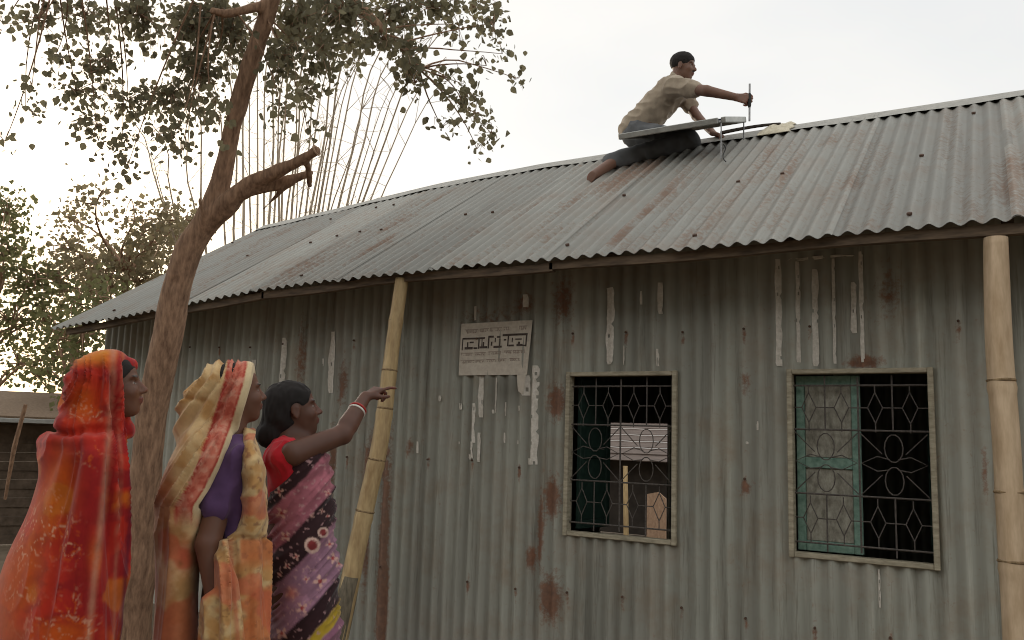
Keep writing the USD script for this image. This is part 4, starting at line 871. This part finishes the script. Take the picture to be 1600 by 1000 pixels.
def low_col(p):
    X, Y, c = W2.XYc(p); n, n2, n3 = N3(p, 8, 5), N3(p, 20, 6, 4), N3(p, 48, 7, 3); cr, oc, og, dk = (.56, .39, .19), (.46, .25, .09), (.48, .15, .05), (.15, .05, .035)
    L = lambda q: np.tile(q, (len(p), 1))
    k = lerp(L(cr), L(oc), sst(.42, .6, n2)); low = sst(838, 846, Y)
    k = lerp(k, L(og), low * sst(.48, .56, N3(p, 6.5, 15)) * .9); k = lerp(k, L(og), low * sst(372, 378, X) * sst(900, 868, Y) * .9); k = lerp(k, L(dk), sst(.60, .64, n3) * .55 * (1 - .4 * low)); k = lerp(k, L((.50, .12, .06)), sst(.60, .66, n) * .7)
    k = lerp(k, L((.40, .09, .045)), np.exp(-((X - np.interp(Y, [800, 900, 1000], [356, 364, 372])) / 4) ** 2) * low * .7)
    return k
finish('sari_skirt', F, 'cloth', w2, low_col, low_fold)
F = Field(np.array([b2[0] - .55, b2[1] - .5, -.01]), np.array([b2[0] + .4, b2[1] + .45, 1.75]), .006)
ex = lambda Y: np.interp(Y, [540, 571, 600, 664, 721, 765, 792, 815, 2000], [397, 395, 389, 370, 349, 327, 309, 334, 334])
def veil_cut(X, Y, c): return (X - ex(Y) - np.maximum(c, 0) * 60) / W2.s * .86
W2.ell(F, 356, 619, 0, 54, 55, .115, .03, veil_cut); W2.ell(F, 384, 620, 0, 38, 55, .104, .03, veil_cut)
W2.ell(F, 318, 634, 0, 35, 40, .095, .03, veil_cut)
W2.loft(F, [(615, 330, 42, 0, .10), (650, 324, 44, 0, .11), (690, 320, 48, -.02, .175), (730, 306, 48, -.03, .20), (770, 292, 46, -.03, .205), (815, 284, 38, -.02, .20), (870, 277, 37, 0, .18), (930, 272, 38, 0, .18), (1000, 270, 40, 0, .19), (1255, 268, 48, 0, .22)], .03, cut=veil_cut)
def veil_fold(p):
    X, Y, c = W2.XYc(p); e = (ex(np.minimum(Y, 792)) - X); t = e / np.maximum(30, 26 + (Y - 570) * .25) + c * 1.6
    d = .028 * (crease(np.stack([t * 3.4, Y / 240, 0 * c], -1), 13) - .6) + .008 * (crease(np.stack([t * 6.5, Y / 120, 0 * c], -1), 14) - .6)
    d -= .008 * np.exp(-((Y - 622 - (X - 290) * .12) / 3.5) ** 2) * sst(326, 312, X)
    return d * sst(12, 30, e)
def veil_col(p):
    X, Y, c = W2.XYc(p); e = ex(np.minimum(Y, 792)) + np.maximum(c, 0) * 60 - X; n, n2, n3 = N3(p, 7, 25), N3(p, 18, 26, 4), N3(p, 46, 27, 3); L = lambda q: np.tile(q, (len(p), 1))
    w = np.interp(Y, [560, 620, 700, 790], [1, 1, 1.0, .9]) * .9
    k = lerp(L((.58, .40, .20)), L((.46, .26, .10)), sst(.42, .62, n2)); low = sst(790, 830, Y)
    k = lerp(k, L((.50, .14, .06)), low * sst(.50, .58, n) * .85); k = lerp(k, L((.30, .07, .03)), sst(282, 262, X + 3 * n3) * sst(700, 740, Y) * .55)
    k = lerp(k, L((.06, .10, .03)), np.exp(-((X - 283) / 5) ** 2 - ((Y - 880) / 6) ** 2)); k = lerp(k, L((.55, .10, .05)), np.exp(-((X - 288) / 14) ** 2 - ((Y - 868) / 26) ** 2) * .75)
    band = sst(9 * w, 11 * w, e) * sst(46 * w, 43 * w, e) * (1 - low); k = lerp(k, L((.52, .155, .10)), band)
    k = lerp(k, L((.36, .045, .03)), band * np.maximum(sst(16 * w, 12 * w, e), sst(37 * w, 41 * w, e))); k = lerp(k, L((.62, .32, .22)), band * sst(.54, .62, n3) * .6); k = lerp(k, L((.36, .05, .03)), band * sst(.42, .36, n3) * .6)
    k = lerp(k, L((.60, .47, .28)), sst(11 * w, 8 * w, e) * (1 - low))
    return k
finish('veil', F, 'cloth', w2, veil_col, veil_fold)

# ---- woman pointing
W3 = Frame(460, 640, 3.3); b3 = W3.w(468, 900); w3 = thing('person', (b3[0], b3[1], 0), 'person with black hair bun and red blouse pointing up past the bamboo prop', 'person')
H3 = Head(W3.w(460, 640), RH * .93 + FH * .36, .93, .20)
F = Field(np.array([b3[0] - .42, b3[1] - .42, -.02]), np.array([b3[0] + .68, b3[1] + .62, 1.72]), .006); H3.build(F)
F.cone(H3.w(-.03, 0, -.05), W3.w(448, 692), .047, .054, .02); F.cone(W3.w(446, 716, -.12), W3.w(456, 716, .14), .05, .05, .03); F.cone(W3.w(460, 720), W3.w(462, 830), .11, .11, .04); F.cone(W3.w(462, 830), W3.w(466, 920), .11, .13, .04); legs(F, W3, 468, 0, 920)
sh, el, wr = W3.w(458, 709, -.155), W3.w(535, 679, -.03), W3.w(571, 620, .11); F.cone(sh, el, .047, .037, .02); F.cone(el, wr, .038, .0235, .012); F.cone(el + (wr - el) * .25, el + (wr - el) * .55, .0365, .031, .02)
hd = unit(W3.w(602, 602, .17) - wr); hand(F, wr, hd, -UP * .8 - RH * .2, -FH * .7 + UP * .5, (.15, .8, .9, .95), .150)
F.cone(W3.w(456, 716, .12), W3.w(462, 800, .13), .042, .036); F.cone(W3.w(462, 800, .13), W3.w(466, 880, .10), .036, .026); hand(F, W3.w(466, 880, .10), -UP, -FH, RH, (.4, .4, .4, .4))
finish('body', F, 'skin', w3, lambda p: H3.paint(skin_tone(p, (.115, .050, .031)), p))
F = Field(H3.c - .26, H3.c + .2, .005); H3.ell(F, (-.022, 0, .040), (.104, .084, .086)); H3.ell(F, (-.06, 0, -.02), (.075, .078, .075), .02); H3.ell(F, (.105, 0, -.015), (.072, .095, .080), .008, 'cut'); H3.ell(F, (.0, .075, -.02), (.030, .03, .045), .01, 'cut'); H3.ell(F, (.0, -.075, -.02), (.030, .03, .045), .01, 'cut')
H3.ell(F, (-.112, 0, -.085), (.058, .062, .058), .02)
finish('hair', F, 'hair', w3, lambda p: np.tile([.014, .011, .010], (len(p), 1)) * (.7 + .6 * N3(p, 60))[:, None], lambda p: .006 * (meshkit.noise(p * [90, 90, 22], 3) - .5) + .005 * (meshkit.noise(p * 26, 4) - .5))
F = Field(W3.w(420, 840, -.35) - .22, W3.w(520, 660, .3) + .25, .006)
W3.loft(F, [(682, 446, 15, 0, .07), (694, 446, 27, 0, .125), (712, 446, 36, 0, .18), (750, 454, 44, 0, .155), (800, 462, 46, 0, .14), (850, 464, 44, 0, .13)], .02)
F.cone(W3.w(438, 713, -.08), W3.w(452, 709, -.13), .052, .054, .05); F.cone(W3.w(450, 712, .11), W3.w(458, 770, .19), .054, .056, .02); W3.ell(F, 462, 676, 0, 20, 20, .07, .01, mode='cut')
fc = np.array([W3.w(x, y, c) for x in (440, 540) for y in (660, 740) for c in (-.3, -.03)]); F.put(lambda p_: (lambda X, Y, c: np.maximum(460 + (Y - 700) * -.12 - X, np.maximum(Y - 736, 0)) / W3.s)(*W3.XYc(p_)), fc.min(0), fc.max(0), .006, 'cut')
finish('blouse', F, 'cloth', w3, lambda p: np.asarray([(.46, .014, .024)]) * (.8 + .4 * N3(p, 16))[:, None], lambda p: .010 * (crease(p @ np.array([[30, 0, 0], [0, 30, 0], [0, 0, 9.]]), 3) - .6))
F = Field(np.array([b3[0] - .42, b3[1] - .42, -.01]), np.array([b3[0] + .42, b3[1] + .42, 1.45]), .006)
sl = lambda X: np.interp(X, [405, 413, 430, 453, 470, 490, 520], [800, 790, 762, 735, 719, 708, 704])
def sari_cut(X, Y, c): return (np.where(c > .05, 690 + 0 * X, sl(X)) - Y) / W3.s * .7
W3.loft(F, [(690, 476, 24, .02, .09), (706, 474, 36, 0, .13), (722, 467, 51, 0, .160), (745, 466, 55, 0, .165), (790, 466, 57, 0, .16), (850, 469, 59, 0, .17), (930, 472, 61, 0, .195), (1000, 472, 60, 0, .20), (1265, 470, 66, 0, .23)], .02, cut=sari_cut)
def p_fold(p):
    X, Y, c = W3.XYc(p); t = (Y + .95 * (X - 470)) / 55 + c
    return .024 * (crease(np.stack([t * 2.0, (X - Y) / 260, c * 2], -1), 5) - .6) + .016 * (crease(np.stack([t * 5, (X - Y) / 130, c * 2], -1), 6) - .6)
FL = [(450, 726, 9), (436, 768, 8), (440, 802, 10), (446, 838, 9), (488, 852, 12), (505, 832, 8), (520, 872, 9), (500, 908, 11), (455, 926, 10), (472, 950, 10), (440, 990, 10), (512, 770, 6), (526, 830, 6), (515, 850, 7), (463, 870, 6), (449, 884, 6), (437, 898, 5), (488, 806, 4), (503, 798, 4), (512, 806, 3), (478, 905, 6), (424, 752, 7), (530, 880, 7)]
def p_col(p):
    X, Y, c = W3.XYc(p); n, n2, n3 = N3(p, 8, 35), N3(p, 22, 36, 4), N3(p, 50, 37, 3); L = lambda q: np.tile(q, (len(p), 1)); t = Y + 1.02 * (X - 470) + 5 * (n2 - .5) * 2 + c * 60
    pk, pu, dk, ye = (.30, .10, .125), (.25, .13, .18), (.030, .012, .014), (.40, .27, .025)
    k = lerp(L(pk), L(pu), sst(790, 900, t)); k = lerp(k, k * 1.35, sst(.5, .62, n2)); 
    bd = lambda a, b: sst(a - 3, a + 3, t) * sst(b + 3, b - 3, t)
    dkm = np.maximum.reduce([bd(690, 742), bd(812, 866), bd(956, 998)]); k = lerp(k, L(dk), dkm)
    k = lerp(k, L(ye), bd(998, 1022)); k = lerp(k, L((.24, .10, .15)), bd(1024, 1400)); k = lerp(k, L(dk), bd(1080, 1120))
    k = lerp(k, L((.45, .26, .26)), sst(.68, .72, N3(p, 75, 38, 2)) * .7)
    ang0 = 0
    for i, (fx, fy, rr_) in enumerate(FL):
        dx, dy = X - fx, Y - fy; rad = np.hypot(dx, dy); an = np.arctan2(dy, dx); on_ = (c < .02)
        if i in (4, 5): k = lerp(k, L((.62, .42, .35)), sst(rr_ + 1.5, rr_ - .5, rad) * on_); k = lerp(k, L((.20, .03, .03)), sst(rr_ * .66 + 1, rr_ * .66 - 1, rad) * on_)
        else: pet = rr_ * (.62 + .38 * np.cos(an * 4 + i)); k = lerp(k, L((.60, .36, .30)), sst(pet + 1.2, pet - 1.2, rad) * on_ * .95); k = lerp(k, L((.34, .05, .05)), sst(rr_ * .3 + .8, rr_ * .3 - .8, rad) * on_)
    k = lerp(k, L((.50, .17, .14)), np.exp(-((X - 455) / 9) ** 2 - ((Y - 927) / 9) ** 2) * (c < .02)); return k
finish('sari', F, 'cloth', w3, p_col, p_fold)
d = unit(wr - el)
def ring(c0, d, R, r): 
    a = np.linspace(0, 2 * math.pi, 25); s = unit(np.cross(d, (0, 0, 1))); b = np.cross(s, d); return tube([c0 + R * (math.cos(x) * s + math.sin(x) * b) for x in a], r, 6, cap=False)
for q_, mt_, nm in ((.60, 'bangle_white', 'bangle'), (.655, 'bangle_red', 'bangle')):
    obj(nm, ring(el + (wr - el) * q_, d, .0335, .0045), mt_, w3, True)

# ---- man on the ridge
Q = lambda x, y, dy=0.0: aty(x, y, YR + dy)
hipc = Q(992, 208); man = thing('person', (hipc[0], YR, float(roofz(hipc[0], YR))), 'person in a tan short-sleeved shirt kneeling on the tin roof ridge', 'person')
HM = Head(Q(1068, 105), RH * .88 - FH * .47, 1.02, -.14)
ank = onroof(963, 263); toe = onroof(921, 285); nrf = unit([0, -math.sin(math.radians(32.3)), COS])
knR = Q(1078, 221, -.16); shR, shL = Q(1055, 136, -.17), Q(1064, 142, .15)
F = Field(np.minimum(ank, toe) - .25, np.maximum(HM.c, Q(1185, 90, .6)) + .25, .0075)
F = Field(np.array([min(toe[0], ank[0]) - .15, 1.05, hipc[2] - .85]), np.array([Q(1180, 150)[0] + .2, 2.75, HM.c[2] + .2]), .007)
HM.build(F); F.cone(HM.w(-.03, 0, -.05), Q(1052, 134), .055, .062, .02); F.cone(shR, shL, .07, .07, .04); F.cone(Q(1046, 142, -.06), Q(994, 205, -.06), .115, .115, .05); F.cone(Q(1050, 142, .06), Q(998, 205, .06), .115, .115, .05)
elR, wrR = Q(1104, 142, -.24), Q(1150, 152, -.20); F.cone(shR, elR, .052, .042, .02); F.cone(elR, wrR, .043, .029, .012); hand(F, wrR, Q(1178, 157, -.20) - wrR, -FH * -1, UP, (.75, .8, .85, .9), .19)
elL, wrL = Q(1088, 181, .10), Q(1113, 207, -.02); F.cone(shL, elL, .050, .040, .02); F.cone(elL, wrL, .041, .028, .012); hand(F, wrL, Q(1132, 213, -.05) - wrL, -UP, FH, (.2, .25, .3, .35), .19)
hR, hL = Q(996, 210, -.10), Q(998, 212, .10); F.cone(hR, knR, .095, .062, .03); F.cone(knR, ank + nrf * .07, .06, .042, .02); F.cone(ank + nrf * .06, toe + nrf * .03, .046, .034, .02); F.cone(toe + nrf * .03, toe + unit(toe - ank) * .07 + nrf * .015, .030, .016, .02)
kz = lambda u, y, h: np.array([u, y, float(roofz(u, y)) + h]); knL = kz(hipc[0] + .36, 2.18, .13); anL = kz(hipc[0] + .10, 2.45, .09); F.cone(hL, knL, .095, .062, .03); F.cone(knL, anL, .06, .042, .02); F.cone(anL, kz(hipc[0] + .28, 2.52, .05), .042, .03, .02)
finish('body', F, 'skin', man, lambda p: HM.paint(skin_tone(p, (.20, .105, .07)), p, moustache=True))
F = Field(HM.c - .2, HM.c + .2, .006); HM.ell(F, (-.018, 0, .044), (.103, .083, .086)); HM.ell(F, (.10, 0, -.03), (.065, .10, .085), .006, 'cut'); HM.ell(F, (.0, 0, -.13), (.2, .2, .085), .01, 'cut')
finish('hair', F, 'hair', man, lambda p: np.tile([.016, .013, .011], (len(p), 1)) * (.7 + .6 * N3(p, 60))[:, None], lambda p: .004 * (meshkit.noise(p * 70, 3) - .5))
F = Field(Q(960, 240, -.4) - .2, Q(1110, 100, .4) + .2, .008)
F.cone(shR, shL, .085, .085, .05); F.cone(Q(1046, 144, -.06), Q(992, 203, -.06), .125, .135, .06); F.cone(Q(1050, 144, .06), Q(994, 203, .06), .125, .135, .06); F.cone(shR, shR + (elR - shR) * .62, .080, .068, .03); F.cone(shL, shL + (elL - shL) * .6, .078, .066, .03); F.cone(Q(1057, 122), Q(1054, 130), .064, .075, .02); HM.ell(F, (.02, 0, -.06), (.10, .07, .09), .01, 'cut')
finish('shirt', F, 'cloth', man, lambda p: lerp(np.tile((.35, .285, .21), (len(p), 1)), np.tile((.26, .19, .135), (len(p), 1)), sst(.55, .75, np.abs(np.sin((p @ RH) * 70 + 2 * N3(p, 6))))* .15 + sst(.45, .7, N3(p, 5)) * .35), lambda p: .022 * (crease(p @ np.array([[9, 0, 4], [0, 9, 0], [-5, 0, 15.]]), 3) - .6))
F = Field(np.array([min(toe[0], ank[0]) - .15, 1.0, hipc[2] - .85]), np.array([Q(1110, 200)[0] + .2, 2.7, hipc[2] + .35]), .0085)
F.cone(hR, hL, .115, .115, .05); F.cone(hR, knR, .108, .080, .05); F.cone(knR, ank + nrf * .075 - unit(knR - ank) * .03, .080, .062, .03); F.cone(hL, knL, .108, .08, .05); F.cone(knL, anL + (0, 0, .02), .078, .06, .03)
finish('trousers', F, 'cloth', man, lambda p: np.asarray([(.11, .112, .114)]) * (.7 + .6 * N3(p, 9))[:, None], lambda p: .022 * (crease(p * [13, 10, 10], 3) - .6))
# what he works with
rod = thing('steel_rod', Q(1171, 160, -.2), 'thin upright steel rod gripped by the man on the roof', 'rod')
obj('shaft', tube([Q(1171.5, 131, -.19), Q(1171, 189, -.19)], .008, 8), 'steel', rod, True); obj('grip', tube([Q(1171.3, 146, -.19), Q(1171.2, 150, -.19), Q(1171.1, 164, -.19), Q(1171, 168, -.19)], [.010, .013, .013, .010], 8), 'rubber', rod, True)
C0, C1, C2 = aty(1130, 187, 1.15), aty(967, 214, 1.15), aty(1165, 187, 1.62); C3 = C1 + (C2 - C0); nP = unit(np.cross(C0 - C1, C2 - C0)); nP = nP if nP[2] > 0 else -nP
panel = thing('solar_panel', (C0 + C1 + C2 + C3) / 4, 'flat framed solar panel seen edge-on in front of the man on the roof', 'solar panel')
e1, e2 = unit(C0 - C1), unit(C2 - C0)
for a, b in ((C1, C0), (C0, C2), (C2, C3), (C3, C1)):
    obj('frame_rail', obox(a + unit(b - a) * .0005, b - unit(b - a) * .0375, .036, .042, up=nP), 'alu', panel)
obj('cell_sheet', slab([C1 + nP * .012 + (e1 + e2) * .02, C0 + nP * .012 + (e2 - e1) * .02, C2 + nP * .012 - (e1 + e2) * .02, C3 + nP * .012 + (e1 - e2) * .02], .01), 'cell_blue', panel)
for p0 in (C0 + (C1 - C0) * .02, C2 + (C3 - C2) * .02, C3 + (C2 - C3) * .45):
    obj('leg', obox(p0 - nP * .02, np.array([p0[0], p0[1], float(roofz(p0[0], p0[1])) + .012]), .009, .009, up=(1, .2, 0), bev=.001), 'steel', panel)
# sacking, stick and cable on the ridge
sk = aty(1205, 213, YR); sack = None
g = np.linspace(0, 1, 26); A_, B_ = np.meshgrid(g, g, indexing='ij'); u_ = sk[0] - .06 + .24 * A_; y_ = YR - .20 + .28 * B_
zz = roofz(u_, y_) + .032 + .06 * meshkit.fbm(np.stack([A_ * 6, B_ * 5, 0 * A_], -1), 3, 4) * np.sin(math.pi * A_) ** .6 * np.sin(math.pi * B_) ** .5
u_ = u_ + .05 * (meshkit.noise(np.stack([A_ * 3, B_ * 5, 0 * A_ + 3], -1), 8) - .5); vs = np.stack([u_, y_, zz], -1).reshape(-1, 3)
i, j = np.meshgrid(np.arange(25), np.arange(25), indexing='ij'); q = np.stack([i * 26 + j, (i + 1) * 26 + j, (i + 1) * 26 + j + 1, i * 26 + j + 1], -1).reshape(-1, 4)
sp_ = obj('crumpled_sack', tri(np.vstack([vs, vs - (0, 0, .004)]), np.vstack([q, q[:, ::-1] + len(vs)])), 'sack', smooth=True); tag(stage.GetPrimAtPath(sp_), 'crumpled pale sacking lying over the ridge right of the man', 'sack')
st0, st1 = kz(Q(1128, 214)[0], YR - .03, .055), kz(Q(1222, 207)[0], YR - .05, .06)
sp_ = obj('stick', tube(spline([st0, (st0 + st1) / 2 + (0, 0, .01), st1], 10), np.linspace(.016, .011, 10), 8), 'dark_wood', smooth=True); tag(stage.GetPrimAtPath(sp_), 'dark stick lying along the ridge beside the man\'s lowered hand', 'stick')
cu = onroof(1131, 232); ce = onroof(1135, 258); cl = [cu + nrf * .03, cu * .7 + ce * .3 + nrf * .03 + (.012, 0, 0), cu * .4 + ce * .6 + nrf * .025 - (.012, 0, 0), ce + nrf * .025]
sp_ = obj('cable', tube(spline(cl, 20), .004, 6), 'rubber', smooth=True); tag(stage.GetPrimAtPath(sp_), 'short black cable hanging down the roof from the ridge', 'cable')
